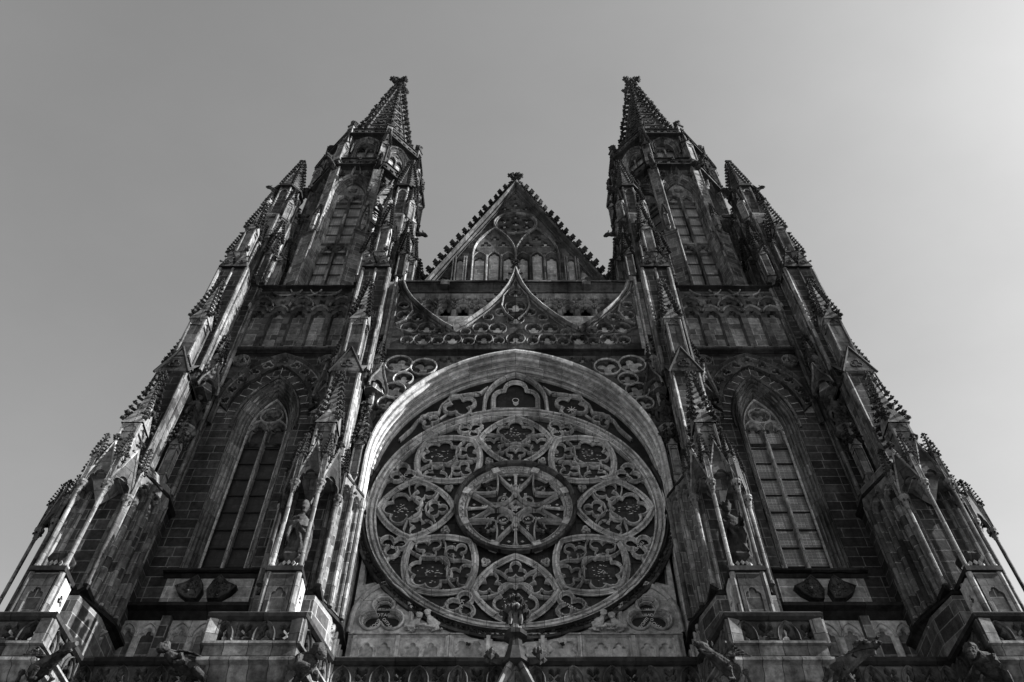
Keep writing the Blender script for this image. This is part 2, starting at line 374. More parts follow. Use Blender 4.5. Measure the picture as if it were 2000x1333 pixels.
# plate between petals (rim foils and small inner eyes) ---------------------------------
def petal_outline(k=0.0,n=8):
    o=(0,4.86+k); s=(1.36+k,3.62); i=(0,2.18-k*.6)
    def arc(p,q,bulge):
        mx,mz=(p[0]+q[0])/2,(p[1]+q[1])/2; dx,dz=q[0]-p[0],q[1]-p[1]; l=math.hypot(dx,dz); nx,nz=dz/l,-dx/l
        return [(p[0]+dx*t+nx*bulge*4*t*(1-t),p[1]+dz*t+nz*bulge*4*t*(1-t)) for t in [j/n for j in range(n)]]
    rt=arc(i,s,.22)+arc(s,o,.20)
    lt=[(-x,z) for x,z in (arc(i,s,.22)[1:]+arc(s,o,.20))][::-1]
    return rt+[o]+lt
b.mat(RST)
for k in range(8):
    p=[(x,z+Z0) for x,z in xf(petal_outline(.02),0,0,-k*pi/4)]
    bar(b,p,.13,-.06,.2); mould(b,p,.24,.1,.06,True,1)
    x,z=P2(4.50,22.5+45*k); f=foil(x,z+Z0,.5,3,pi/2-R(22.5+45*k)+pi,8,k=.9)
    bar(b,f,.08,-.02,.2); mould(b,f,.15,.14,.06,True,1)
    e=P2(2.62,22.5+45*k); mould(b,foil(e[0],e[1]+Z0,.15,3,pi/2-R(22.5+45*k),6,k=.9),.05,.15,.12,True)
    e=P2(2.62,22.5+45*k); b.mat(REL); blob(b,(e[0],.1,e[1]+Z0),.06); b.mat(RST)
    # stubs tying the rim foils to the ring and the petals
    for q in (-1,1):
        a0=P2(4.93,22.5+45*k+q*6.5); a1=P2(4.72,22.5+45*k+q*4.5); mould(b,[(a0[0],a0[1]+Z0),(a1[0],a1[1]+Z0)],.09,.2,.18)
    a0=P2(4.02,22.5+45*k); a1=P2(3.55,22.5+45*k); mould(b,[(a0[0],a0[1]+Z0),(a1[0],a1[1]+Z0)],.12,.2,.2)
ROSE=b.build('rose_window',CATH)
# leaf band
b=MB(SOOT)
for i in range(190):
    a=2*pi*i/190; b.mat(SOOT if i%3 else FIG)
    rr=5.48+random.uniform(-.04,.04); 
    if math.cos(a)*0+math.sin(a)>.25: continue
    blob(b,(math.cos(a)*rr,-.16+random.uniform(-.03,.03),Z0+math.sin(a)*rr),random.uniform(.08,.12))
b.mat(TRA); loft(b,arcpts(0,Z0,5.55,-198,18,80),[(-.1,.02),(-.1,-.2),(-.02,-.22),(.03,-.14),(.2,-.12)])
b.build('leaf_band',ROSE)
# petals' inner tracery: one mesh, eight copies
def petal_mesh(var=0):
    b=MB(TRA); po=offp(ccw(petal_outline()),.05)
    hs=[foil(0,4.03,.66,6 if var%2 else 5,pi/2,7),
        foil(.80,3.32,.43,3,pi*.80,8,k=.9),foil(-.80,3.32,.43,3,pi*.20,8,k=.9),
        foil(0,2.82,.36,3,-pi/2,8,k=.9)]
    # curved quadrilateral eyes in the middle
    hs.append([(0,3.22),(.2,3.36),(0,3.44),(-.2,3.36)])
    b.mat(RST); n6=6 if var%2 else 5
    bar(b,foil(0,3.98,.74,n6,pi/2,8),.07,.03,.2); mould(b,foil(0,3.98,.71,n6,pi/2,8),.09,.13,.05,True,1)
    for q in (-1,1):
        f=[(x*q,z) for x,z in foil(.82,3.34,.47,3,pi*.80,8,k=.9)]; bar(b,f,.06,.05,.2)
        bar(b,[(x*q,z) for x,z in ([(0.0,3.38),(.22,3.4),(.42,3.62),(.6,3.78),(.9,3.86),(1.12,3.88)])][::q],.06,.0,.2,False)
        bar(b,[(x*q,z) for x,z in ([(0.0,3.20),(.22,3.14),(.36,2.98),(.5,2.86),(.72,2.78)])][::q],.06,.0,.2,False)
    bar(b,foil(0,2.80,.39,3,-pi/2,8,k=.9),.06,.05,.2)
    
    b.mat(GLD)
    return b
pm=[petal_mesh(0),petal_mesh(1)]
po=[]
for k in range(8):
    if k<2: o=pm[k].build('petal',ROSE)
    else:
        o=po[k%2].copy(); C.objects.link(o)
    o.location=(0,0,Z0); o.rotation_euler=(0,k*pi/4,0); po.append(o)
# hub: star
b=MB(MOU)
hubc=circ(0,Z0,2.12,64)
b.mat(TRA); loft(b,hubc,[(-.06,.0),(-.06,-.2),(.02,-.24),(.08,-.16),(.1,-.02)],True)
b.mat(RST); loft(b,circ(0,Z0,2.02,64),[(0,-.02),(.02,.06),(.2,.08),(.22,.21)],True)
b.mat(REL)
for i in range(56):
    if i%7==3: continue
    a=2*pi*i/56; octa(b,(math.cos(a)*1.92,.05,Z0+math.sin(a)*1.92),.06,.06,.06); octa(b,(math.cos(a+.05)*1.87,.04,Z0+math.sin(a+.05)*1.87),.045,.05,.045)
for k in range(8):
    x,z=P2(1.92,22.5+45*k); b.push(T(x,0,z+Z0)@Matrix.Rotation(R(22.5+45*k),4,'Y')); b.mat(CLN); box(b,-.14,.14,-.08,.3,-.14,.14); b.pop()
b.mat(CLN)
mould(b,circ(0,Z0,1.76,64),.09,.2,.16,True)
for k in range(8):   # star made of bent bars from the rim anchors
    A=P2(1.74,22.5+45*k); b.mat(CLN)
    for q in (-1,1):
        B=P2(1.0 if (k*2+(1 if q>0 else 0))%4 in (1,2) else .78,22.5+45*k+q*22.5)
        mx,mz=(A[0]+B[0])/2*.93,(A[1]+B[1])/2*.93
        pts=[(A[0]+(B[0]-A[0])*t+(mx-(A[0]+B[0])/2)*4*t*(1-t),Z0+A[1]+(B[1]-A[1])*t+(mz-(A[1]+B[1])/2)*4*t*(1-t)) for t in (0,.25,.5,.75,1)]
        mould(b,pts,.07,.2,.3)
    # carved short bars between
    a=45*k; P=P2(1.70,a); Q=P2(1.05,a); b.mat(FIG if k%2 else REL)
    tube(b,(P[0]*1,.12,P[1]+Z0),(Q[0],.05,Q[1]+Z0),.07,6,.045); blob(b,(Q[0],.03,Q[1]+Z0),.10); blob(b,(P[0]*.97,.08,P[1]*.97+Z0),.11)
    for q in (-9,9):
        e=P2(1.5,a+q); octa(b,(e[0],.15,e[1]+Z0),.07,.06,.05)
    b.mat(RST)
for k in range(4):   # four quarter arcs round the centre boss
    a=45+90*k; c=P2(.98,a)
    pts=[(c[0]+.62*math.sin(R(a+180+t)),Z0+c[1]+.62*math.cos(R(a+180+t))) for t in range(-75,76,15)]
    mould(b,pts,.09,.2,.34)
    c3=P2(1.25,a); mould(b,foil(c3[0],Z0+c3[1],.2,3,pi/2-R(a),6,k=.9),.045,.2,.16,True)
    c2=P2(.62,a); 
    mould(b,[(x,z) for x,z in circ(c2[0],Z0+c2[1],.2,14)],.045,.24,.14,True)
mould(b,[(0,Z0+.35),(-.35,Z0),(0,Z0-.35),(.35,Z0)],.07,.2,.2,True)
b.mat(REL); 
for i in range(14): octa(b,(random.uniform(-.16,.16),.06,Z0+random.uniform(-.16,.16)),.07,.08,.07)
for k in (0,2):  # little heads hanging above and below the centre
    z=Z0+(.72 if k==0 else -.72); lathe(b,0,.0,[(.03,z-.28),(.09,z-.2),(.07,z-.05),(.12,z+.05),(.09,z+.18),(.02,z+.24)],8)
    for q in (-1,1): octa(b,(q*.14,.02,z+.1),.09,.06,.07)
b.build('hub',ROSE)
# glass
b=MB(GLD); n=64; b.add([(x,.21,z) for x,z in circ(0,Z0,5.0,n)],[tuple(range(n))])
b.build('stained_glass',ROSE)
b=MB(MET)
for i in range(-16,17):
    x=i*.3; h=math.sqrt(max(0,4.85**2-x*x)); tube(b,(x,.18,Z0-h),(x,.18,Z0+h),.009,4)
    if i%2==0: tube(b,(-h,.18,Z0+x),(h,.18,Z0+x),.009,4)
b.build('saddle_bars',ROSE)
# lettering of the stained glass, seen from outside
def text(s,x,z,size,rot,y,parent,mir=True):
    cu=bpy.data.curves.new('lettering','FONT'); cu.body=s; cu.size=size; cu.extrude=.004; cu.align_x='CENTER'; cu.align_y='CENTER'
    o=bpy.data.objects.new('tmp',cu); C.objects.link(o)
    dg=bpy.context.evaluated_depsgraph_get(); me=bpy.data.meshes.new_from_object(o.evaluated_get(dg)); bpy.data.objects.remove(o)
    me.materials.clear(); me.materials.append(LET)
    M=T(x,y,z)@Matrix.Rotation(R(-rot),4,'Y')@Matrix.Rotation(R(90),4,'X')@SC(-1 if mir else 1,1,1)
    me.transform(M); q=bpy.data.objects.new('lettering',me); C.objects.link(q); q.parent=parent; return q
for s_,x,z,sz,r in [('DEUM',-.98,.18,.17,0),('AMICE',-.42,.62,.15,78),('BONE',.36,.62,.15,90),('SIMONO',.95,.2,.16,-4),('TUUM',-.98,-.42,.17,-3),('NUBE',-.5,-.5,.14,25),
     ('VIL',-.45,-.85,.15,90),('JACOBO',.95,-.42,.16,-6),('HIC',.42,-.85,.15,82),('IN',.42,-.42,.14,20)]:
    text(s_,x,Z0+z,sz,r,.17,ROSE)
for k,s_ in enumerate(['AGNUS','TEMPUS','LIGNUM','CARITAS','PORTA','VERBUM','LUX','SPES']):
    x,z=P2(4.5,22.5+45*k); text(s_,x,z+Z0,.17,[10,-60,50,-35,80,-20,25,-15][k],.17,ROSE)
for k in range(8):
    x,z=P2(3.33,45*k); text(['DEI','REX','PAX','AVE','FONS','VIA','LEX','SOL'][k],x,z+Z0,.15,20,.17,ROSE)
# glass painting: light leads inside the big foils
b=MB(LET)
for k in range(8):
    x,z=P2(4.03,45*k)
    for i in range(26):
        a=random.uniform(0,2*pi); r=random.uniform(.05,.42); l=random.uniform(.02,.05); xx,zz=x+r*math.cos(a),z+Z0+r*math.sin(a)
        box(b,xx-l,xx+l*.6,.185,.19,zz-.008,zz+.008)
for i in range(90):
    a=random.uniform(0,2*pi); r=random.uniform(2.4,4.7); xx,zz=r*math.cos(a),Z0+r*math.sin(a); l=random.uniform(.02,.05); box(b,xx-l,xx+l,.185,.19,zz-.007,zz+.007)
b.build('glass_painting',ROSE)
# ================================================================== GREAT ARCH, LUNETTE, SPANDRELS
AW,AS,AH=5.35,25.5,6.35
ap=[(AW,15.3)]+parch(0,AS,AW,AH,26)+[(-AW,15.3)]
b=MB(CLN)
loft(b,ap,[(-.12,-.78),(-.12,-1.06),(-.07,-1.16),(.0,-1.16),(.05,-1.09),(.04,-1.02),(-.08,-.98),(-.10,-.90),(-.06,-.84),(.04,-.84),(.08,-.78),(.08,-.70),(.03,-.66),(-.08,-.63),(-.09,-.54),(-.02,-.49),(.05,-.49),(.08,-.42),(.05,-.36),(-.07,-.34),(-.09,-.26),(-.04,-.20),(.06,-.20),(.10,-.13),(.08,-.07),(-.02,-.04),(-.02,.03),(.05,.05),(.1,.12),(.12,.5)])
for s in (-1,1):
    b.mat(FIG); blob(b,(s*5.4,-1.15,26.6),.18); b.mat(CLN)
ARCH=b.build('great_arch',CATH)
# voussoir joints are in the ring of blocks above
b=MB(RST)
inner=parch(0,AS,AW-.3,AH-.42,24)
# lunette between arch and rose : crescent plate
lp=[p for p in inner if p[1]>27.0]
cr=[p for p in arcpts(0,Z0,5.2,34,146,36)]
out=lp+cr[::-1]
hs=[[( x,z) for x,z in tref_arch(0,29.62,30.15,.86,7)]]
for s in (-1,1):
    hs.append(foil(s*2.27,29.75,.62,4,pi/2-s*.45,8)); hs.append(foil(s*3.42,28.72,.36,3,pi/2-s*.9,8,k=.9))
    hs.append([(s*1.25,30.9),(s*1.75,30.68),(s*1.55,30.28),(s*1.2,30.45)]); hs.append([(s*1.25,29.78),(s*1.5,29.95),(s*1.45,29.66)])
    hs.append([(s*2.95,29.75),(s*3.45,29.35),(s*3.2,29.2)]); hs.append([(s*3.95,28.7),(s*4.35,28.05),(s*3.9,28.2)]); hs.append([(s*.25,31.3),(s*.8,31.05),(s*.5,31.0)] )
hs=[h for h in hs]
b.mat(RST)
bar(b,tref_arch(0,29.55,30.25,.95,7),.11,.02,.22); mould(b,tref_arch(0,29.55,30.25,.87,7),.14,.14,.05,True,1)
bar(b,[(1.28,29.2)]+parch(0,29.95,1.25,1.85,9)+[(-1.28,29.2)],.15,-.05,.22,False)
for s in (-1,1):
    bar(b,foil(s*2.27,29.78,.68,4,pi/2-s*.45,8),.1,.02,.22); mould(b,ccw(foil(s*2.27,29.78,.63,4,pi/2-s*.45,8)),.13,.14,.05,True,1)
    bar(b,foil(s*3.45,28.85,.40,3,pi/2-s*.9,8,k=.9),.08,.04,.22)
    bar(b,[(s*x,z) for x,z in [(1.15,30.9),(1.45,30.55),(2.0,30.45),(2.6,30.28),(3.0,29.75),(3.1,29.3),(3.5,29.22),(3.9,28.8),(4.1,28.3),(4.5,27.7)]][::-s],.10,.0,.22,False)
    bar(b,[(s*x,z) for x,z in [(1.3,29.3),(1.7,29.15)]][::-s],.12,.14,.22,False); bar(b,[(s*x,z) for x,z in [(2.8,29.3),(3.05,29.0)]][::-s],.12,.14,.22,False)
    foil0=P2(4.5,0)
LUN=b.build('lunette_tracery',ARCH)
gp=[(AW+.2,17.6),(AW+.2,AS)]+parch(0,AS,AW+.2,AH+.2,20)+[(-AW-.2,17.6)]; b=MB(GLD); b.add([(x,.225,z) for x,z in gp],[tuple(t) for t in geometry.tessellate_polygon([[Vector((x,z,0)) for x,z in gp]])]); b.build('lunette_glass',ARCH)
# bearded face in the glass of the top light, star on the right
b=MB(LET)
for i in range(9): box(b,-.1+i*.025,-.088+i*.025,.19,.2,29.85+abs(i-4)*.03,30.1)
pts=circ(0,30.22,.13,12); mould(b,pts,.02,.2,.01,True)
for i in range(8):
    a=i*pi/4; tube(b,(2.27,.19,29.62),(2.27+.2*math.cos(a),.19,29.62+.2*math.sin(a)),.012,4)
for i in range(40): 
    a=random.uniform(50,130); xx=5.5*math.cos(R(a)); zz=Z0+5.55*math.sin(R(a)); box(b,xx,xx+.06,.19,.195,zz,zz+.015)
b.build('glass_figures',ARCH)
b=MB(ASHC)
sp=[(5.6,32.0),(-5.6,32.0),(-5.6,15.3)]+offp(ap,-.10,False)[::-1]+[(5.6,15.3)]
spo=[(x,z) for x,z in ap if z>AS-.1]; spo=offp(spo,-.10,False)
outer=[(5.58,AS),(5.58,32.0),(-5.58,32.0),(-5.58,AS)]+[p for p in spo[::-1] if abs(p[0])<5.55]
plate(b,outer,[], -.55,.6)
b.mat(TRA)
fo=[(4.82,31.33,.5,4,.3),(3.78,31.15,.48,3,-.9),(4.55,30.35,.36,4,0),(4.85,29.62,.42,4,.4),(5.05,28.85,.32,3,.6),(2.8,31.6,.24,3,0),(5.2,28.2,.22,3,.3),(3.15,31.62,.14,3,0),(4.12,30.5,.13,3,0),(2.35,31.75,.12,3,0)]
hs=[]
for s in (-1,1):
    for x,z,r,n,ro in fo: hs.append(foil(s*x,z,r,n,pi/2+s*ro,7))
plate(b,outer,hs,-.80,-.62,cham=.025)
b.mat(ASHC); plate(b,outer,[],-.68,-.55); b.mat(RST)
for s in (-1,1):
    for x,z,r,n,ro in fo:
        if r>.25: b.mat(RST); mould(b,circ(s*x,z,r*1.12,20),.06,-.8,.08,True)
b.build('spandrel_tracery',ARCH)
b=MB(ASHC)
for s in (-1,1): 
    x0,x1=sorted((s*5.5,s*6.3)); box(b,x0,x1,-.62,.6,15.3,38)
    for xx,yy in ((5.52,-.7),(5.62,-.86),(5.46,-.52)): lathe(b,s*xx,yy,[(.07,15.3),(.07,38)],6)
b.build('bay_jamb',CATH)
#
# lower part: trefoil windows, reliefs, frieze ------------------------------------------
b=MB(REL)
lowc=arcpts(0,Z0,5.5,-158,-22,50)
outer=[(5.1,17.75),(5.1,22.0)]+lowc[::-1]+[(-5.1,22.0),(-5.1,17.75)]
hs=[foil(s*4.16,19.45,.66,3,pi/2,10,k=.93) for s in (-1,1)]
hs+=[[(s*4.95,21.6),(s*4.95,20.6),(s*4.45,20.75)] for s in (-1,1)]
# frieze panels
cols=[-4.45,-3.35,-2.1,-.9] 
fz=[]
for s in (-1,1):
    for cx in (4.52,3.98,3.12,2.58): fz.append(tref_arch(s*cx,17.8,18.2,.225,5))
    c2=s*1.42; fz.append([(c2-.42,17.8),(c2+.42,17.8)]+[(c2+x,z) for x,z in [(.42,18.1),(.3,18.22),(.38,18.38),(.3,18.5),(.14,18.5),(.05,18.4),(0,18.33),(-.05,18.4),(-.14,18.5),(-.3,18.5),(-.38,18.38),(-.3,18.22),(-.42,18.1)]])
fz.append(tref_arch(0,17.8,18.2,.34,5))
plate(b,outer,hs+fz,-.06,.2,cham=.03)
b.mat(CLN); box(b,-5.1,5.1,.0,.2,17.7,18.66); b.mat(REL)
b.mat(ASHL); box(b,-5.2,5.2,.245,.5,15.3,18.6)
b.mat(REL)
for s in (-1,1):
    x=s*4.16; mould(b,[(x+.95,18.75),]+parch(x,19.3,.93,1.35,9)+[(x-.95,18.75)],.16,-.06,.14)
    mould(b,foil(x,19.45,.74,3,pi/2,10,k=.93),.08,-.06,.1,True)
    b.mat(CLN); mould(b,foil(x,19.45,.70,3,pi/2,10,k=.93),.05,-.06,.07,True); mould(b,foil(x,19.45,.60,3,pi/2,10,k=.93),.05,.1,.06,True); b.mat(REL)
    box(b,x-.04,x+.04,-.1,.0,18.7,18.9)
for x in (-4.86,-3.56,-2.0,-.82,.82,2.0,3.56,4.86):
    box(b,x-.12,x+.12,-.16,-.06,15.6,18.55+ (0 if abs(x)>3 else .05)); box(b,x-.06,x+.06,-.22,-.16,15.6,18.6)
cornice(b,-5.1,5.1,-.06,18.72,.12,.1,REL)
for s in (-1,1): b.mat(FIG); blob(b,(s*1.42,-.14,18.33),.09)
FRZ=b.build('trefoil_frieze',CATH)
for s in (-1,1): b=MB(GLD); box(b,s*4.16-.8,s*4.16+.8,.205,.24,18.7,21.9); b.build('trefoil_glass',FRZ)
for s_,x,z,sz,r in [('DATO',-4.16,19.62,.17,0),('ADORES',-4.42,19.22,.15,42),('ET',-4.3,19.42,.1,60),('ORATIO',-3.98,19.28,.15,-50),
                    ('IONIIA',4.16,19.62,.15,0),('ITPIOVED',3.97,19.28,.14,52),('ILANO',4.45,19.2,.15,-38),('O',4.27,19.45,.13,-40)]:
    text(s_,x,z,sz,r,.17,FRZ)
b=MB(LET)
for s in (-1,1):
    for i in range(26): 
        x=s*4.16+random.uniform(-.24,.24); box(b,x-.02,x+.012,.18,.185,19.83,19.83+random.uniform(.02,.07))
    mould(b,[(s*4.16-.28,19.82),(s*4.16+.28,19.82)],.015,.185,.01)
b.build('glass_crown',FRZ)
# relief figure pairs
def head(b,x,y,z,r,m=8,beard=True):
    lathe(b,x,y,[(.02,z-r*1.1),(r*.55,z-r*.95),(r*.82,z-r*.3),(r*.85,z+r*.3),(r*.6,z+r*.8),(.02,z+r)],10)
    octa(b,(x,y-r*.85,z-r*.1),r*.14,r*.28,r*.3)
    for q in (-1,1): octa(b,(x+q*r*.85,y,z-r*.05),r*.12,r*.2,r*.25); octa(b,(x+q*r*.32,y-r*.72,z+r*.28),r*.28,r*.16,r*.08)
    octa(b,(x,y-r*.74,z-r*.5),r*.3,r*.14,r*.09)
    if beard:
        for i in range(5): octa(b,(x+(i-2)*r*.25,y-r*.6,z-r*.85-r*.1*(2-abs(i-2))),r*.2,r*.25,r*.4)
    for i in range(9):
        a=pi*i/8; octa(b,(x+r*.75*math.cos(a),y-r*.2,z+r*.35+r*.6*math.sin(a)),r*.28,r*.4,r*.28)
def limb(b,pts,n=8,flat=1.0):
    """tapered tube through (x,y,z,r) points"""
    rings=[];P=[Vector(p[:3]) for p in pts]
    vs=[]
    for i,p in enumerate(P):
        d=(P[min(i+1,len(P)-1)]-P[max(i-1,0)]).normalized(); a=d.cross(Vector((0,0,1)))
        if a.length<.2: a=d.cross(Vector((0,1,0)))
        a.normalize(); c=d.cross(a)
        for k in range(n):
            t=2*pi*k/n; vs.append(tuple(p+(a*math.cos(t)+c*math.sin(t)*flat)*pts[i][3]))
    m=len(P); fs=[(j*n+i,j*n+(i+1)%n,(j+1)*n+(i+1)%n,(j+1)*n+i) for j in range(m-1) for i in range(n)]
    fs+=[tuple(range(n))[::-1],tuple(range((m-1)*n,m*n))]; b.add(vs,fs)
def remesh(o,vox,smooth=True):
    md=o.modifiers.new('r','REMESH'); md.mode='VOXEL'; md.voxel_size=vox
    dg=bpy.context.evaluated_depsgraph_get(); me=bpy.data.meshes.new_from_object(o.evaluated_get(dg))
    mats=[m for m in o.data.materials]; o.modifiers.clear(); old=o.data; o.data=me; me.name=o.name
    if not me.materials:
        for m in mats[:1]: me.materials.append(m)
    if smooth: me.polygons.foreach_set('use_smooth',[True]*len(me.polygons))
    from mathutils import noise as mn
    out=[]
    for v in me.vertices:
        p=v.co; d=mn.noise(p*9)*.012+mn.noise(p*26)*.012; out.extend(p+v.normal*d)
    me.vertices.foreach_set('co',out); me.update()
    return o
for s in (-1,1):
    b=MB(REL); b.push(T(s*2.82,-.06,0)@T(0,0,18.85)@SC(.92*s,.8,.82)@T(0,0,-18.85))
    # two half figures leaning to each other behind a scroll
    limb(b,[(.45,-.02,18.82,.16),(.38,-.1,19.05,.2),(.25,-.12,19.2,.14),(.2,-.15,19.3,.08)]); head(b,.17,-.2,19.42,.13)
    limb(b,[(-.4,-.02,18.82,.17),(-.34,-.1,19.1,.21),(-.2,-.12,19.3,.14),(-.12,-.15,19.42,.08)]); head(b,-.1,-.2,19.55,.13)
    limb(b,[(.45,-.15,19.1,.08),(.15,-.25,18.95,.07),(-.1,-.28,18.97,.05)]); limb(b,[(-.5,-.12,19.1,.09),(-.35,-.25,18.88,.07),(-.05,-.28,18.9,.05)])
    limb(b,[(.58,-.12,19.15,.09),(.62,-.2,18.92,.07),(.3,-.25,18.88,.05)])
    for i in range(12): octa(b,(-.6+i*.1,-.18,18.84+.02*(i%2)),.07,.07,.05)
    b.pop(); o=remesh(b.build('relief_figures',FRZ),.016)
# ================================================================== OGEE SCREEN above the arch
def ogee(n=10):
    """right half from apex to valley then up to the side half gable"""
    pts=[]
    ctrl=[(0,38.35),(.12,37.7),(.34,36.9),(.7,36.0),(1.2,35.15),(1.75,34.4),(2.25,33.8),(2.7,33.4)]
    side=[(2.7,33.4),(3.1,33.75),(3.6,34.3),(4.15,35.0),(4.65,35.75),(5.0,36.5),(5.2,37.2)]
    return ctrl,side
oc,os_=ogee()
b=MB(MOU)
full=[(x,z) for x,z in oc]; right=full+os_[1:]
line=[(-x,z) for x,z in right[::-1]]+right[1:]          # left to right
low=[(-5.3,32.1),(5.3,32.1),(5.3,37.4)]
outer=low+line[::-1]+[(-5.3,37.4)]
outer=[p for i,p in enumerate(outer)]
hs=[]; used=[]
def zline(x):
    x=abs(x)
    for (a,c),(d,e) in zip(right,right[1:]):
        if a<=x<=d: return c+(e-c)*(x-a)/(d-a+1e-9)
    return 37
cand=[(0,35.2,.42,4),(0,36.25,.27,4),(0,34.2,.34,4),(0,32.75,.36,3)]
for s in (-1,1):
    cand+=[(s*.78,33.5,.34,5),(s*.62,34.75,.26,3),(s*1.5,33.55,.32,4),(s*.72,32.6,.22,3),(s*1.35,32.75,.34,4),(s*2.0,32.55,.24,3),(s*2.15,33.25,.2,3),(s*2.68,32.72,.34,5),
      (s*3.3,32.6,.23,3),(s*3.28,33.3,.22,3),(s*3.85,33.55,.34,4),(s*3.95,32.7,.34,5),(s*4.6,33.55,.33,5),(s*4.6,32.65,.24,3),(s*4.3,34.35,.26,3),(s*4.9,34.5,.3,4),(s*5.0,35.35,.22,4),(s*1.2,34.35,.2,3)]
for x,z,r,n in cand: hs.append(foil(x,z,r,n,pi/2,7))
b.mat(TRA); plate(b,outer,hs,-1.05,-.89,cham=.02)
b.mat(CLN); plate(b,outer,[],-.9,-.79); b.mat(MOU)
for x,z,r,n in cand:
    b.mat(MOU); mould(b,circ(x,z,r*1.12,20),.045,-1.05,.08,True)
b.mat(MOU)
for s in (-1,1):
    b.mat(MOU); mould(b,([(s*x,z) for x,z in full])[::-s],.15,-1.05,.24); mould(b,([(s*x,z) for x,z in os_])[::-s],.15,-1.05,.24)
    mould(b,offp([(s*x,z) for x,z in full][::-s],.17*1,False),.05,-1.05,.1); mould(b,offp([(s*x,z) for x,z in os_][::-s],.17,False),.05,-1.05,.1)
    # flowing inner ribs
    mould(b,[(s*x,z) for x,z in [(.1,36.9),(.55,36.0),(.62,35.2),(.42,34.6),(.1,34.15)]][::s],.09,-1.05,.14)
    mould(b,[(s*x,z) for x,z in [(.75,33.0),(1.2,33.1),(1.7,33.05),(2.6,33.05),(3.4,33.0),(4.4,33.1),(5.2,33.6)]][::s],.06,-1.05,.08)
    mould(b,[(s*x,z) for x,z in [(5.2,36.3),(4.7,35.5),(4.55,34.8),(4.8,34.1),(5.2,33.8)]][::s],.09,-1.05,.14)
cornice(b,-5.4,5.4,-.8,32.12,.26,.2,COR)
b.mat(SOOT)
for s in (-1,1):
    for (x,z) in ((.3,37.2),(.18,37.75),(.5,36.6),(.8,35.95),(1.15,35.4),(1.55,34.8)): crocket(b,(s*x,-1.2,z+.05),(s*.8,0),.2)
cross_finial(b,0,-1.2,38.35,.3)
SCR=b.build('ogee_screen',CATH)
b=MB(ASHC)
box(b,-5.5,5.5,-.78,-.3,32.0,34.9)
hs=[]
for i in range(-6,7):
    hs.append(tref_arch(i*.8,34.95,35.75,.3,5))
for i in range(-6,6): hs.append(foil(i*.8+.4,36.55,.27,3,-pi/2,7))
b.mat(MOU); plate(b,[(-5.5,34.9),(5.5,34.9),(5.5,37.1),(-5.5,37.1)],hs,-.55,-.3,cham=.035)
b.mat(ASHL); box(b,-5.5,5.5,-.36,-.2,36.2,37.1)
b.mat(MOU)
for i in range(-6,7):
    mould(b,parch(i*.8,35.8,.36,.5,6),.06,-.55,.1); 
for i in range(-6,6): mould(b,[(i*.8+.4+x,z) for x,z in [(-.4,36.9),(-.36,36.5),(-.2,36.25),(0,36.12),(.2,36.25),(.36,36.5),(.4,36.9)]][::-1],.07,-.55,.09)
b.mat(ASH); box(b,-5.5,5.5,.5,.8,34.9,37.5)
cornice(b,-5.5,5.5,-.62,37.65,.34,.34,TRA); b.mat(TRA); box(b,-5.5,5.5,-.62,1.2,37.1,37.45)
for x in (-3.1,1.9,3.1): pass
box(b,-3.5,-3.1,-.98,-.6,37.25,37.62); box(b,3.1,3.5,-.98,-.6,37.25,37.62)
b.build('open_arcade',SCR)
# ================================================================== CENTRAL GABLE
GY=1.1; GZ0,GZ1,GW=37.0,51.6,5.95
b=MB(ASHL)
out=[(-GW,GZ0),(GW,GZ0),(0,GZ1)]
b.mat(ASHC); plate(b,out,[],GY+.04,GY+.9)
hs=[]
for i in range(6):
    x=(i-2.5)*.76; top=[43.0,43.5,43.0,43.0,43.5,43.0][i]; hs.append(tref_arch(x,38.5,top-.25,.29,5))
for s in (-1,1):
    hs+= [foil(s*1.14,45.0,.3,3,pi/2,8,k=.9),foil(s*.66,44.35,.33,3,pi/2+s*2.1,8,k=.9),foil(s*1.62,44.35,.33,3,pi/2-s*2.1,8,k=.9),foil(s*2.15,43.75,.2,3,pi/2,6,k=.9)]
    hs.append(tref_arch(s*3.72,38.8,40.7,.38,5)); hs.append(lancet(s*2.92,38.6,42.6,.2,.3,4))
    hs.append(foil(s*.62,48.5,.26,3,pi/2,7,k=.9))
hs.append(foil(0,48.95,.3,3,pi/2,8,k=.9)); hs.append(foil(0,49.75,.17,3,pi/2,6,k=.9))
for i in range(6):
    a=pi/2+i*pi/3; hs.append(foil(.72*math.cos(a),46.7+.72*math.sin(a),.29,3,a,7,k=.9))
hs.append(foil(0,46.7,.26,6,pi/2,5))
for s in (-1,1):
    hs+=[foil(s*1.62,45.55,.2,3,pi/2,6,k=.9),foil(s*2.2,44.6,.17,3,pi/2,6,k=.9),foil(s*1.05,48.0,.16,3,pi/2,5,k=.9),foil(s*.3,50.35,.12,3,pi/2,5,k=.9)][:3]
    hs+=[foil(s*4.55,38.9,.3,3,pi/2,6,k=.9),foil(s*3.72,42.0,.27,3,pi/2,6,k=.9),foil(s*3.0,43.35,.2,3,pi/2,6,k=.9),foil(s*4.25,40.3,.16,3,pi/2,6,k=.9)][:3]
b.mat(TRA); plate(b,[(-GW+.1,GZ0),(GW-.1,GZ0),(0,GZ1-.25)],hs,GY-.08,GY+.125,cham=.025)
b.mat(MOU)
mould(b,circ(0,46.7,1.2,36),.14,GY-.08,.12,True); mould(b,circ(0,46.7,1.08,36),.05,GY-.08,.08,True)
for s in (-1,1):
    mould(b,[(s*1.14+1.14,38.5)]+parch(s*1.14,43.2,1.14,2.9,8)+[(s*1.14-1.14,38.5)],.12,GY-.08,.14)
for i in range(7): 
    x=(i-3)*.76; lathe(b,x,GY-.12,[(.06,38.3),(.06,43.2)],6)
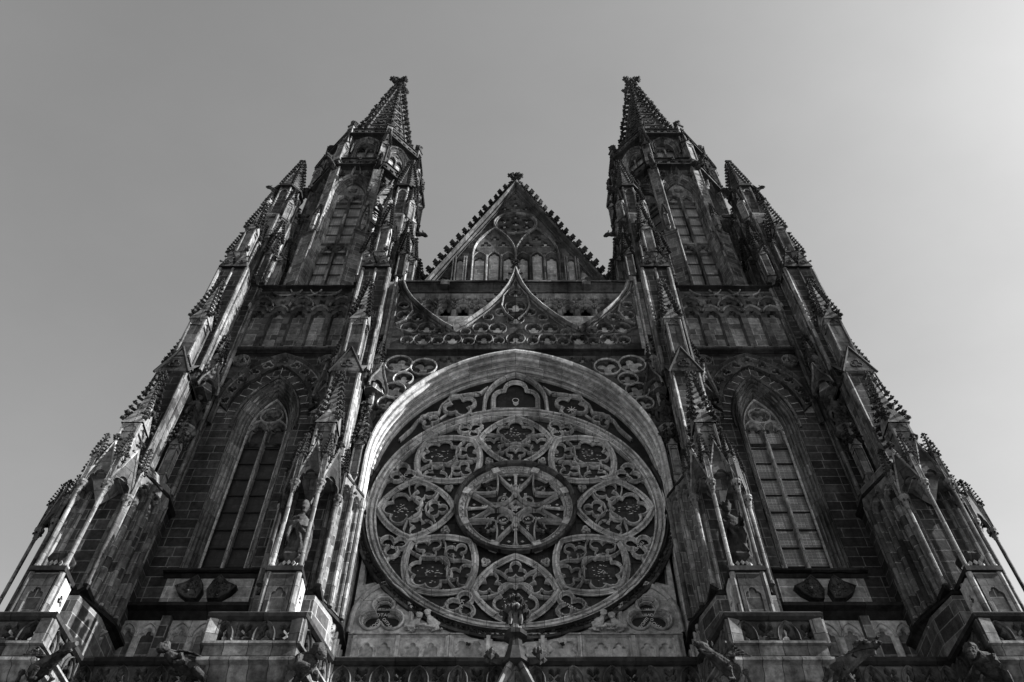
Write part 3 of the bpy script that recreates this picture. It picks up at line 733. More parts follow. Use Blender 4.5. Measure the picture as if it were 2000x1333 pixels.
for i in range(6):
    x=(i-2.5)*.76; mould(b,parch(x,42.9,.36,.65,5),.05,GY-.08,.07)
for s in (-1,1):
    x0,x1=sorted((s*2.55,s*3.25)); 
    for xx in (2.58,2.7,3.15,3.28): lathe(b,s*xx,GY-.15,[(.05,38.4),(.05,43.0)],6)
    # raking mouldings
    ln=[(0,GZ1),(s*-1*-GW,GZ0)] if s>0 else [(-GW,GZ0),(0,GZ1)]
    ln=ln if s<0 else [(0,GZ1),(GW,GZ0)]
    pr=[(-.05,GY+.9),(.0,GY-.35),(-.08,GY-.45),(-.16,GY-.38),(-.2,GY-.2),(-.28,GY-.26),(-.33,GY-.12),(-.42,GY-.16),(-.45,GY-.0)]
    b.mat(TRA); loft(b,ln,pr)
    b.mat(COR); loft(b,ln,[(-.05,GY+.9),(.08,GY+.9),(.08,GY-.3),(.02,GY-.37)]); b.mat(MOU)
    for i in range(2): 
        x=s*(.0); 
b.mat(SLA); 
for s in (-1,1):
    sx=s*GW; b.add([(0,GY+.9,GZ1-.15),(sx,GY+.9,GZ0-.15),(sx,34,GZ0-.15),(0,34,GZ1-.15)],[(0,1,2,3)])
b.mat(GLD)
for s in (-1,1): box(b,s*1.14-.1,s*1.14+.1,GY+.1,GY+.2,39.2,41.2)
GAB=b.build('gable',CATH)
cm=MB(SOOT); random.seed(3)
crocket(cm,(0,0,0),(1,0),.42); octa(cm,(.36,0,.28),.16,.2,.16); octa(cm,(.1,0,-.02),.22,.28,.14)
c0=None; L=math.hypot(GW,GZ1-GZ0)
for s in (-1,1):
    for i in range(21):
        t=(i+.8)/21.6; x=s*GW*t; z=GZ1+(GZ0-GZ1)*t
        if c0 is None: o=c0=cm.build('crocket',GAB)
        else: o=c0.copy(); C.objects.link(o)
        o.location=(x+s*.05,GY-.1,z); o.rotation_euler=(0,0,0 if s>0 else pi)
        o.scale=(random.uniform(.95,1.2),random.uniform(.95,1.15),random.uniform(.9,1.15))
b=MB(SOOT); cross_finial(b,0,GY-.1,GZ1+.05,.62); b.build('finial',GAB)
# ================================================================== TOWERS
def tower(s):
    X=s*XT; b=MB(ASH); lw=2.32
    # front wall with deep window opening
    WO=[(X-1.2,21.0),(X+1.2,21.0)]+parch(X,28.7,1.2,2.75,12)
    plate(b,[(X-lw,19.6),(X+lw,19.6),(X+lw,33.0),(X-lw,33.0)],[WO],0,.62,steps=[(0,0),(0.02,.02)])
    b.mat(MOU)
    loft(b,ccw(WO),[(0,0),(.03,.04),(.07,-.03),(.11,.04),(.12,.14),(.18,.12),(.21,.16),(.22,.26),(.27,.24),(.30,.28),(.31,.38),(.36,.36),(.39,.42),(.40,.5),(.42,.62),(.42,.8)],True)
    # hood round the arch, radial voussoirs
    mould(b,[(X+1.26,28.3)]+parch(X,28.7,1.26,2.85,12)+[(X-1.26,28.3)],.08,0,.1)
    b.mat(MOU)
    b.mat(ASHL)
    b.mat(ASH); loft(b,parch(X,28.8,1.32,2.85,12),[(0,-.03),(-.32,-.03),(-.32,.02)])
    b.mat(ASHC); loft(b,[(X+2.16,29.2)]+parch(X,29.7,2.16,3.1,14)+[(X-2.16,29.2)],[(.05,-.012),(.55,-.012)])
    b.mat(LET)
    vp=parch(X,28.8,1.33,2.86,7); vq=offp(vp,-.32,False)
    for p,q in zip(vp,vq): 
        mould(b,[p,q],.012,-.03,.006)
    b.mat(ASH); box(b,X-BO,X+BO,1.3,8.2,0,38)
    box(b,X-BO,X-1.1,.62,1.3,15,38); box(b,X+1.1,X+BO,.62,1.3,15,38)
    # sill zone with the shields
    b.mat(ASHC); box(b,X-1.42,X+1.42,-.02,.5,19.7,20.95)
    cornice(b,X-1.55,X+1.55,-.03,21.12,.28,.22)
    cornice(b,X-lw-.6,X+lw+.6,0,19.72,.42,.42)
    # base wall below with small blind arcade
    b.mat(ASHL); box(b,X-BO,X+BO,.0,.6,15.3,19.35)
    hs=[]
    for i in (-2.0,-1.35,-.35,.35,1.35,2.0): hs.append(tref_arch(X+i,17.0,18.65,.27,5))
    b.mat(REL); plate(b,[(X-2.35,17.0),(X+2.35,17.0),(X+2.35,19.2),(X-2.35,19.2)],hs,-.12,.005,cham=.03)
    for i in (-2.0,-1.35,-.35,.35,1.35,2.0): mould(b,parch(X+i,18.6,.31,.5,6),.04,-.12,.05)
    b.mat(ASHL); 
    for i in (-1.68,-.85,.85,1.68)[::1]: 
        if abs(i)!=.85: continue
        box(b,X+i-.14,X+i+.14,-.3,.0,15.3,19.25)
    # round-ish hood arch with a fringe of foils, roundels in the corners
    b.mat(TRA)
    hood=[(X+2.16,28.4)]+parch(X,29.7,2.16,3.1,14)+[(X-2.16,28.4)]
    mould(b,hood,.2,0,.3); b.mat(MOU); mould(b,offp(hood,.12,False),.06,-.1,.12)
    bandO=offp(hood,.08,False); bi=offp([(X+1.62,28.4)]+parch(X,28.9,1.62,3.1,14)+[(X-1.62,28.4)],-.36,False)
    b.mat(TRA); hs=[]
    def arcat(w,zs,h,t):   # point on a pointed arch, t from -1 (left spring) to 1 (right spring)
        p=parch(0,zs,w,h,24); u=(1-t)*.5*(len(p)-1); k=min(int(u),len(p)-2); f=u-k; return p[k][0]+(p[k+1][0]-p[k][0])*f,p[k][1]+(p[k+1][1]-p[k][1])*f
    po_=parch(X,29.7,2.10,3.02,14); pi_=parch(X,29.2,1.63,2.92,14)
    fr=[]
    for n in range(11):
        t=-.93+1.86*n/10; x,z=arcat(1.865,29.5,2.93,t); a=-math.degrees(math.atan2(x,z-29.5)); fr.append(foil(X+x,z,.215,3,pi/2+R(a),7,k=.95))
    b.mat(TRA); plate(b,po_+pi_[::-1],fr,-.17,-.015,cham=.015)
    b.mat(MOU)
    for f in fr: mould(b,offp(ccw(f),-.03),.03,-.17,.04,True)
    for q in (-1,1):
        hx=X+q*1.86; mould(b,circ(hx,32.55,.34,20),.08,0,.16,True); mould(b,foil(hx,32.55,.24,3,pi/2,7),.07,0,.12,True)
    cornice(b,X-lw,X+lw,0,33.15,.3,.22)
    # blind arcade storey
    b.mat(ASH); box(b,X-lw,X+lw,.0,.6,33.0,38.0)
    b.mat(TRA); hs=[];pw=.93
    for i in range(5): hs.append(tref_arch(X+(i-2)*pw,33.3,35.65,.33,6))
    for i in range(4): hs.append(foil(X+(i-1.5)*pw,36.55,.22,3,pi/2,7))
    for i in range(5): hs.append(foil(X+(i-2)*pw,36.75 if i%2 else 36.62,.2,4,pi/4,5))
    for i in range(5): hs.append(foil(X+(i-2)*pw,37.28,.16,3,-pi/2,6))
    for i in range(4): hs.append(foil(X+(i-1.5)*pw,37.3,.17,3,-pi/2,6))
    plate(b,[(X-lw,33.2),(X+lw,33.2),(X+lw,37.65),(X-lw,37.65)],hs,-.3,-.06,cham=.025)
    b.mat(ASHL); box(b,X-lw,X+lw,-.1,.0,33.2,37.65)
    b.mat(MOU)
    for i in range(5):
        mould(b,parch(X+(i-2)*pw,35.85,.42,.55,6),.07,-.3,.1)
    for i in range(0,5,2): mould(b,parch(X+(i-2)*pw,36.3,.56,.85,7),.08,-.3,.12)
    for i in range(-1,2): mould(b,arcpts(X+i*pw+ .0,38.0,.78,200,340,9),.06,-.3,.09)
    cornice(b,X-lw,X+lw,-.1,38.05,.34,.26)
    TW=b.build('tower',CATH)
    # window ---------------------------------------------------------------
    b=MB(MOU); w=.79
    op=lancet(X,21.2,28.7,w,1.95,10)
    hs=[foil(X,29.6,.37,4,pi/4,8),tref_arch(X-.38,28.0,28.68,.31,5),tref_arch(X+.38,28.0,28.68,.31,5)]
    head_o=[(X-w,28.0),(X+w,28.0)]+parch(X,28.7,w,1.95,10)
    plate(b,head_o,hs,.55,.78,cham=.03)
    b.mat(RST); mould(b,circ(X,29.6,.44,24),.07,.55,.1,True)
    for q in (-1,1): mould(b,parch(X+q*.38,28.7,.37,.6,6),.06,.55,.09)
    mould(b,parch(X,28.7,w-.04,1.9,10),.07,.55,.1)
    box(b,X-.06,X+.06,.52,.78,21.1,28.1); lathe(b,X,.5,[(.05,21.1),(.05,28.6)],6)
    for q in (-1,1): lathe(b,X+q*(w-.02),.56,[(.05,21.1),(.05,28.7)],6)
    wo=b.build('lancet_window',TW)
    b=MB(GLH if s>0 else GLD); b.add([(x,.74,z) for x,z in op],[tuple(range(len(op)))]); b.build('window_glass',TW)  # right tower: hex leads, sky reflection put into the paler glass colour
    b=MB(MET)
    for i in range(8): box(b,X-w,X+w,.68,.72,21.95+i*.84,22.0+i*.84)
    b.build('window_bars',TW)
    for q in (-1,1):
        b=MB(FIG); x=X+q*.45-.0; z=20.33
        sh=[(0,-.52),(.3,-.28),(.42,.1),(.40,.42),(.0,.36),(-.40,.42),(-.42,.1),(-.3,-.28)]
        sh=xf(sh,x,z,-q*.62*(1),.95)
        plate(b,sh,[],-.26,.0); b.mat(FIG)
        mould(b,offp(ccw(sh),.03),.06,-.24,.06,True)
        random.seed(int(q*5+s*9+30))
        n=0
        b.mat(REL)
        while n<60:
            dx,dz=random.uniform(-.34,.34),random.uniform(-.38,.34)
            if abs(dx)<.3-.35*max(0,-dz-.1):
                pp=xf([(dx,dz)],x,z,-q*.62,.9)[0]; octa(b,(pp[0],-.26,pp[1]),random.uniform(.02,.05),.05,random.uniform(.02,.05)); n+=1
            if n%2: b.mat(FIG)
            else: b.mat(TRA)
        b.build('carved_shield',TW)
    return TW
TWS={s:tower(s) for s in (-1,1)}
# ---- octagonal belfry + spire --------------------------------------------------------
OY=3.9
def octp(a,rot=22.5): r=a/math.cos(pi/8); return ngon(0,0,r,8,R(rot))
def belfry(s):
    X=s*9.78; b=MB(ASH); M0=T(X,OY)
    b.push(M0)
    prism(b,octp(2.35),37.9,60)
    A=3.1
    b.mat(ASH); prism(b,octp(A+.12),37.9,39.3); 
    faces=[0,45,-45,90,-90,135,-135,180]
    hw=A*math.tan(pi/8)
    wo=lancet(0,39.4,50.3,1.04,2.2,9); B2=2.9; h2=B2*math.tan(pi/8)
    for f in faces:
        b.push(RZ(f)); 
        b.mat(ASH); plate(b,[(-hw,39.2),(hw,39.2),(hw,53.4),(-hw,53.4)],[wo],-A,-2.4,steps=[(0,-A),(0,-A+.01)])
        b.mat(MOU); loft(b,wo,[(0,-A),(.02,-A-.06),(.06,-A),(.07,-A+.10),(.13,-A+.08),(.15,-A+.2),(.2,-A+.18),(.23,-A+.28),(.25,-A+.32),(.26,-A+.6)],True)
        mould(b,[(1.14,45)]+parch(0,50.3,1.14,2.2,8)[:8]+[(.22,52.9),(0,54.0),(-.22,52.9)]+parch(0,50.3,1.14,2.2,8)[9:]+[(-1.14,45)],.11,-A,.2)
        b.mat(TRA)
        for q in (-1,1): mould(b,foil(q*.85,52.5,.26,3,pi/2,7),.06,-A,.12,True)
        b.mat(SOOT); blob(b,(0,-A-.3,54.2),.18)
        b.mat(ASH); plate(b,[(-h2,53.2),(h2,53.2),(h2,58.4),(-h2,58.4)],[lancet(0,55.3,57.1,.74,1.2,7)],-B2,-2.35,steps=[(0,-B2),(0,-B2+.01)])
        b.mat(MOU); loft(b,lancet(0,55.3,57.1,.74,1.2,7),[(0,-B2),(.02,-B2-.04),(.06,-B2+.05),(.1,-B2+.03),(.13,-B2+.14),(.17,-B2+.16),(.19,-B2+.3)],True)
        mould(b,[(.86,56)]+parch(0,57.1,.86,1.3,7)+[(-.86,56)],.1,-B2,.16)
        b.mat(TRA); plate(b,[(-hw-.05,53.45),(hw+.05,53.45),(hw+.05,54.3),(-hw-.05,54.3)],[foil(x*.5,53.87,.21,4,pi/4,5) for x in (-2,-1,0,1,2)],-A-.22,-A-.06,cham=.02)
        cornice(b,-hw-.1,hw+.1,-A+.1,53.5,.45,.4); cornice(b,-hw-.1,hw+.1,-A-.1,54.42,.2,.13)
        b.mat(TRA); plate(b,[(-h2-.1,58.55),(h2+.1,58.55),(h2+.1,59.2),(-h2-.1,59.2)],[foil(x*.44,58.88,.17,4,pi/4,5) for x in (-2,-1,0,1,2)],-B2-.3,-B2-.16,cham=.02)
        cornice(b,-h2-.15,h2+.15,-B2+.1,58.6,.5,.4); cornice(b,-h2-.15,h2+.15,-B2-.15,59.32,.22,.13)
        b.pop()
    # angle piers
    b.mat(MOU)
    for k in range(8):
        b.push(RZ(22.5+45*k)); r0=A/math.cos(pi/8)
        b.mat(ASHL); box(b,-.36,.36,-r0-.3,-r0+.4,38.4,44.7); b.mat(MOU); b.add([(-.36,-r0-.3,44.7),(.36,-r0-.3,44.7),(.36,-r0+.1,45.4),(-.36,-r0+.1,45.4)],[(0,1,2,3)])
        b.mat(ASHL); box(b,-.27,.27,-r0-.12,-r0+.4,44.7,53.4)
        b.mat(MOU)
        for q in (-1,1):
            lathe(b,q*.36,-r0-.3,[(.07,38.4),(.07,44.7)],6); lathe(b,q*.27,-r0-.12,[(.06,44.7),(.06,53.2)],6)
        cornice(b,-.42,.42,-r0-.2,44.9,.16,.16,MOU)
        b.mat(ASHL); box(b,-.2,.2,-r0+.05,-r0+.6,53.4,58.3); b.mat(MOU)
        for q in (-1,1): lathe(b,q*.2,-r0+.05,[(.05,53.4),(.05,58.2)],6)
        b.pop()
    b.pop()
    BF=b.build('belfry',CATH)
    # pinnacles on the angles: shared mesh
    p=MB(); pinn(p,0,0,0,.26,2.4,2.6,cs=.2); p0=None
    for z,rr in ((53.9,3.1/math.cos(pi/8)+.1),(45.6,3.1/math.cos(pi/8)+.22)):
        for k in range(8):
            a=R(22.5+45*k)
            if p0 is None: o=p0=p.build('pinnacle',BF)
            else: o=p0.copy(); C.objects.link(o)
            o.location=(X+rr*math.sin(a),OY-rr*math.cos(a),z); o.scale=(1,1,1) if z>50 else (.5,.5,.5)
            o.rotation_euler=(0,0,a)
    p=MB(MOU); box(p,-.2,.2,-.2,.2,0,1.2); p.mat(SOOT); box(p,-.26,.26,-.26,.26,1.15,1.3); lathe(p,0,0,[(.2,1.3),(.12,1.5),(.22,1.7),(.26,1.95),(.1,2.0)],8)
    for i in range(4): blob(p,(.2*math.cos(i*pi/2),.2*math.sin(i*pi/2),1.85),.14)
    q0=None
    for k in range(8):
        a=R(22.5+45*k); rr=2.9/math.cos(pi/8)+.15
        if q0 is None: o=q0=p.build('parapet_post',BF)
        else: o=q0.copy(); C.objects.link(o)
        o.location=(X+rr*math.sin(a),OY-rr*math.cos(a),58.6); o.rotation_euler=(0,0,a)
    # windows: tracery and glass shared by the faces
    wb=MB(MOU); w=.8
    plate(wb,[(-w,49.5),(w,49.5)]+parch(0,50.1,w,1.75,9),[foil(0,51.0,.34,4,pi/4,7),tref_arch(-.38,49.5,50.05,.31,5),tref_arch(.38,49.5,50.05,.31,5)],-2.78,-2.6,cham=.025)
    plate(wb,[(-w,43.7),(w,43.7),(w,44.75),(-w,44.75)],[tref_arch(-.39,43.7,44.1,.32,5),tref_arch(.39,43.7,44.1,.32,5)],-2.78,-2.6,cham=.025)
    wb.mat(MOU); box(wb,-.07,.07,-2.83,-2.55,39.5,50.2); box(wb,-w,w,-2.82,-2.65,44.5,44.68)
    wb.mat(MET)
    for i in range(9): 
        if i!=4: box(wb,-w,w,-2.64,-2.6,40.6+i*1.05,40.66+i*1.05)
    L1=lancet(0,39.5,50.1,w+.03,1.8,9); gb=MB(GLH); gb.add([(x,-2.56,z) for x,z in L1],[tuple(range(len(L1)))])
    ub=MB(TRA); plate(ub,[(-.56,56.9),(.56,56.9)]+parch(0,57.2,.56,.85,7),[foil(0,57.62,.17,4,pi/4,5),tref_arch(-.27,56.9,57.1,.2,4),tref_arch(.27,56.9,57.1,.2,4)],-2.68,-2.58,cham=.02)
    ub.mat(MOU); box(ub,-.05,.05,-2.7,-2.56,55.3,57.2)
    L2=lancet(0,55.3,57.2,.6,.9,7); ug=MB(GLH); ug.add([(x,-2.55,z) for x,z in L2],[tuple(range(len(L2)))])
    first={}
    for f in (0,45,-45,90,-90):
        for nm,m in (('belfry_window',wb),('louvre_glass',gb),('upper_window',ub),('upper_glass',ug)):
            nm2={'louvre_glass':'window_glass','upper_glass':'upper_window_glass'}.get(nm,nm)
            if nm not in first: o=first[nm]=m.build(nm2,BF)
            else: o=first[nm].copy(); C.objects.link(o)
            o.location=(X,OY,0); o.rotation_euler=(0,0,R(f))
    # spire
    b=MB(ASH); b.push(M0); SA=2.4; ZB,ZH=58.6,17.5; base=octp(SA); cone(b,base,ZB,(0,0,ZB+ZH))
    b.mat(TRA)
    for k in range(8):
        a=R(22.5+45*k); r0=SA/math.cos(pi/8); tube(b,(r0*math.cos(a),r0*math.sin(a),ZB),(0,0,ZB+ZH),.12,6,.06)
        b.push(RZ(45*k))
        for i in range(9):
            t=(i+1)/11; rr=SA*(1-t); z=ZB+ZH*t; w_=rr*math.tan(pi/8); tube(b,(-w_,-rr-.02,z),(w_,-rr-.02,z),.05,4)
            if i<8 and i%1==0:
                zz=z+.75; r3=SA*(1-(zz-ZB)/ZH)
                if w_>.3: mould(b,[(x,z_) for x,z_ in foil(0,zz,min(.38,w_*.55),3,pi/2,6)],.06,-r3-.0,.1,True)
        # gables at the spire foot
        b.add([(-.75,-SA-.35,ZB),(.75,-SA-.35,ZB),(0,-SA-.1,ZB+2),(0,-SA+.9,ZB+2)],[(0,1,2),(1,3,2),(0,2,3)])
        b.pop()
    random.seed(11); b.mat(SOOT)
    for k in range(8):
        b.push(RZ(22.5+45*k))
        for i in range(17):
            t=(i+1)/18.2; r0=2.6*(1-t); crocket(b,(0,-r0-.05,ZB+ZH*t),(0,-1),random.uniform(.46,.58)-.12*t)
        b.pop()
    b.pop(); SP=b.build('spire',CATH)
    b=MB(SOOT); b.push(M0); cross_finial(b,0,0,75.3,1.0); b.pop(); b.build('finial',SP)
    return BF
BFS={s:belfry(s) for s in (-1,1)}
# ================================================================== BUTTRESSES
STONE_PIN={}
def copies(key,maker,name,parent,M):
    if key not in STONE_PIN:
        o=maker().build(name); STONE_PIN[key]=o
    else: o=STONE_PIN[key].copy(); C.objects.link(o); o.name=name
    o.parent=parent; o.matrix_world=M; o.matrix_basis=M; return o
def mk_pin(w,hs,hp,cs,panel=True):
    def f(): m=MB(); random.seed(5); pinn(m,0,0,0,w,hs,hp,panel=panel,cs=cs*1.3); return m
    return f
def buttress(cx,cy,ang,mir,side=False):
    fy=-1.9 if side else -2.25; dz=1.2 if side else 0.0; oy=-.22 if side else 0.0
    M=T(cx,cy)@RZ(ang)@SC(mir,1,1)
    b=MB(ASH); b.M=M.copy()
    # --- lowest block, down to the ground
    b.mat(ASHL); prism(b,[(-1.2,.5),(-1.2,-1.6),(-.85,-2.6),(.85,-2.6),(1.2,-1.6),(1.2,.5)],0,18.2)
    # --- stage A: splayed sides with paired blind arches
    A=[(-1.18,.5),(-1.18,-.95),(-.58,fy),(.58,fy),(1.18,-.95),(1.18,.5)]
    b.mat(ASH); prism(b,A,18.0,23.6)
    polycor(b,A,18.5,.22,.3); 
    b.mat(ASHL)
    for s in (-1,1):
        # splayed face frame: from (s*.58,-2.25) to (s*1.18,-.95)
        p0=Vector((s*.58,fy)); p1=Vector((s*1.18,-.95)); d=(p1-p0); L=d.length; a=math.degrees(math.atan2(d.y,d.x)) if s>0 else math.degrees(math.atan2(-d.y,-d.x))
        mid=(p0+p1)/2; b.push(T(mid.x,mid.y)@RZ(a))
        # local: face normal -y
        b.mat(ASHL); hs=[tref_arch(q*.3,18.6,22.9,.24,5) for q in (-1,1)]
        plate(b,[(-L/2+.03,18.55),(L/2-.03,18.55),(L/2-.03,23.5),(-L/2+.03,23.5)],hs,-.2,.01,cham=.03)
        b.mat(MOU)
        for q in (-1,0,1): lathe(b,q*(L/2-.06),-.24,[(.085,18.5),(.085,22.9),(.12,22.95),(.12,23.1),(.08,23.4)],8)
        for q in (-1,1): mould(b,parch(q*.3,22.75,.3,.45,5),.05,-.2,.07)
        for q in (-1,1): b.mat(ASHL); lathe(b,q*.3,.0,[(.15,18.6),(.15,22.6)],8)
        b.mat(REL)
        for i in range(22): octa(b,(random.uniform(-L/2+.1,L/2-.1),-.1,random.uniform(17.75,18.15)),.09,.14,.08)
        b.mat(FIG); blob(b,(0,-.3,23.05),.13)
        b.pop()
        b.mat(MOU)
        for p in ((1.18,-.95),(1.18,-.6),(.58,fy)): lathe(b,s*p[0],p[1],[(.09,18.5),(.09,23.5)],8)
    polycor(b,A,23.75,.16,.28)
    b.mat(ASHL); prism(b,A,23.75,24.4,[(-1.12,.5),(-1.12,-.5),(-.52,-2.0),(.52,-2.0),(1.12,-.5),(1.12,.5)])
    # --- stage B: T plan with statue niches in the angles
    b.mat(ASH); box(b,-1.12,1.12,-.45,.5,24.0,31.2); box(b,-.5,.5,-2.0,-.45,24.0,29.4)
    b.mat(ASHL)
    for s in (-1,1):
        x0,x1=sorted((s*.5,s*.53)); box(b,x0,x1,-1.95,-1.3,24.2,29.2)
        b.mat(MOU)
        for p in ((.5,-2.0,.09),(.52,-1.62,.06),(.53,-1.25,.05),(1.12,-.45,.09),(1.12,-.15,.05),(.6,-.5,.05)): lathe(b,s*p[0],p[1],[(p[2],24.2),(p[2],29.3)],8)
        b.mat(ASHL)
    # gablet capping the shaft at z 29.3 and weathering back
    b.mat(MOU)
    b.add([(-.62,-2.14,29.2),(.62,-2.14,29.2),(0,-2.14,30.6),(-.62,-.5,29.2+0),(.62,-.5,29.2),(0,-.5,30.6)],[(0,1,2),(1,4,5,2),(2,5,3,0),(0,3,4,1)])
    b.mat(TRA); mould(b,foil(0,29.6,.24,3,pi/2,6),.05,-2.14,.06,True)
    b.mat(COR); 
    for s in (-1,1): tube(b,(s*.66,-2.16,29.1),(0,-2.16,30.7),.06,5)
    b.mat(MOU)
    # --- stage C
    b.mat(ASH); box(b,-1.12,1.12,-.25,.5,31.0,38.2); box(b,-.62,.62,-1.35,-.25,29.2,38.0)
    b.mat(MOU); b.add([(-.62,-2.0,29.4),(.62,-2.0,29.4),(.62,-1.35,30.6),(-.62,-1.35,30.6)],[(0,1,2,3)])
    for s in (-1,1):
        b.mat(MOU)
        for p in ((.62,-1.35,.1),(.64,-1.05,.06),(.64,-.5,.05),(1.12,-.25,.09),(.98,-.28,.045)): lathe(b,s*p[0],p[1],[(p[2],30.2),(p[2],38.0)],8)
        b.mat(ASHL); x0,x1=sorted((s*.62,s*.64)); box(b,x0,x1,-1.0,-.55,30.4,37.6)
    b.mat(MOU); lathe(b,0,-1.36,[(.06,33),(.06,38)],6)
    b.mat(TRA)
    for q in (-1,1):   # twin gablets at the head of the shaft
        b.mat(TRA); b.add([(q*.32-.34,-1.5,38.0),(q*.32+.34,-1.5,38.0),(q*.32,-1.5,39.25),(q*.32-.34,-.3,38.0),(q*.32+.34,-.3,38.0),(q*.32,-.3,39.25)],[(0,1,2),(1,4,5,2),(2,5,3,0),(0,3,4,1)])
        mould(b,foil(q*.32,38.32,.15,3,pi/2,5),.04,-1.5,.05,True)
        b.mat(SOOT); blob(b,(q*.32,-1.55,39.45),.15); blob(b,(q*.32,-1.5,39.75),.1)
        for t in (.3,.65):
            for w in (-1,1): crocket(b,(q*.32+w*.34*(1-t),-1.53,38+1.25*t),(w,0),.15)
    cornice(b,-1.2,-.66,-.25,38.35,.16,.2); cornice(b,.66,1.2,-.25,38.35,.16,.2)
    for s in (-1,1):
        x0,x1=sorted((s*.8,s*1.2)); b.mat(MOU); 
    b.mat(ASHL); b.add([(-1.15,-.3,38.4),(1.15,-.3,38.4),(.7,.2,39.3),(-.7,.2,39.3)],[(0,1,2,3)])
    BU=b.build('buttress',CATH)
    # pedestal and statue canopy
    if not side:
        b=MB(MOU); b.M=M.copy()
        b.mat(ASHL); box(b,-.42,.42,-3.22,-2.2,14.8,18.55)
        b.mat(MOU)
        for s in (-1,1): lathe(b,s*.42,-3.2,[(.09,15),(.09,18.5)],8); lathe(b,s*.46,-2.7,[(.07,15),(.07,18.5)],8)
        b.mat(TRA); plate(b,[(-.33,15.2),(.33,15.2),(.33,18.4),(-.33,18.4)],[tref_arch(0,15.4,17.7,.22,5)],-3.28,-3.215,cham=.01)
        for s in (-1,1):
            b.push(RZ(0)@T(s*.47,-2.85)@RZ(90*s)); b.mat(REL); plate(b,[(-.25,17.2),(.25,17.2),(.25,18.4),(-.25,18.4)],[foil(0,17.8,.18,3,pi/2,5)],-.06,.0,cham=.01); b.pop()
        b.mat(COR); box(b,-.52,.52,-3.34,-2.2,18.5,18.66)
        for s in (-1,1):
            x0,x1=sorted((s*.5,s*.95)); prism(b,[(x0,-2.6),(x1,-2.3),(x1,-1.8),(x0,-1.8)],18.45,18.6)
        b.mat(FIG); lathe(b,0,-2.85,[(.34,18.66),(.24,18.8),(.22,19.0),(.36,19.15),(.4,19.22),(.38,19.3)],8,rot=pi/8)
        b.mat(REL); 
        for i in range(7): octa(b,(.28*math.cos(pi+i*.5),-2.85+.28*math.sin(pi+i*.5),18.95),.07,.07,.1)
        PD=b.build('pedestal',BU)
    for (x,y) in ((-.4,-3.2),(.4,-3.2),(-.85,-2.5),(.85,-2.5)):
        def mkcol(h=3.5):
            m=MB(MOU); lathe(m,0,0,[(.10,0),(.10,.12),(.066,.18),(.066,h-.45),(.09,h-.4),(.075,h-.36),(.15,h-.1),(.17,h-.08),(.17,h)],10)
            m.mat(SOOT)
            for i in range(6): octa(m,(.13*math.cos(i*pi/3),.13*math.sin(i*pi/3),h-.22),.05,.05,.07)
            return m
        if side: copies('col2',lambda:mkcol(7.4),'column',BU,M@T(x,y+oy,15.94))
        else: copies('col',mkcol,'column',BU,M@T(x,y,18.64))
    # canopy: three gables on the columns
    b=MB(MOU); b.M=M@T(0,oy,dz)
    def gab(x0,y0,x1,y1):
        d=Vector((x1-x0,y1-y0)); L=d.length; a=math.degrees(math.atan2(d.y,d.x)); b.push(T((x0+x1)/2,(y0+y1)/2)@RZ(a)); h=L/2
        b.mat(TRA); out=[(-h,22.1),(h,22.1),(h,22.4),(0,23.9),(-h,22.4)]; 
        tz=22.28
        # open cusped arch under the gable
        plate(b,[(-h,22.12),(-h*.78,22.12)]+[(x,z) for x,z in tref_arch(0,22.12,22.3,h*.74,5)[2:]][::-1]+[(h*.78,22.12),(h,22.12),(h,22.4),(0,23.75),(-h,22.4)],[],-.06,.06)
        b.mat(MOU)
        for q in (-1,1): tube(b,(q*h*1.05,-.06,22.25),(0,-.06,23.95),.045,5)
        b.mat(SOOT)
        for q in (-1,1):
            for t in (.25,.45,.65,.85): crocket(b,(q*h*(1-t),-.08,22.35+1.6*t),(q,0),.13)
        finial(b,0,-.06,23.95,.22); b.pop()
    gab(-.4,-3.2,.4,-3.2); gab(.4,-3.2,.85,-2.5); gab(-.85,-2.5,-.4,-3.2)
    b.mat(ASHL); b.push(T(0,0)); prism(b,[(-.85,-2.2),(-.85,-2.5),(-.4,-3.15),(.4,-3.15),(.85,-2.5),(.85,-2.2)],22.55,22.7); b.pop()
    b.build('statue_canopy',BU)
    for (x,y) in ((-.4,-3.22),(.4,-3.22),(-.87,-2.5),(.87,-2.5)):
        copies('cp',mk_pin(.09,1.0,1.05,.10),'canopy_pinnacle',BU,M@T(x,y+oy,22.15+dz))
    # pinnacle rising from canopy
    copies('p1',mk_pin(.34,2.6,2.9,.2),'pinnacle',BU,M@T(0,-2.55,22.7))
    # small crocketed slopes and pinnacle of stage B
    copies('p2',mk_pin(.34,2.6,3.2,.2),'pinnacle',BU,M@T(0,-1.75,30.2))
    for q in (-1,1):
        copies('p3',mk_pin(.2,1.4,1.7,.15),'pinnacle',BU,M@T(q*.82,-.75,30.1))
        copies('p4',mk_pin(.2,2.0,2.2,.17),'pinnacle',BU,M@T(q*.92,-.35,38.7))
        copies('p5',mk_pin(.17,1.5,2.0,.16),'pinnacle',BU,M@T(q*.85,-1.05,24.5))
    copies('p6',mk_pin(.26,2.2,2.8,.2),'pinnacle',BU,M@T(0,-1.2,39.4))
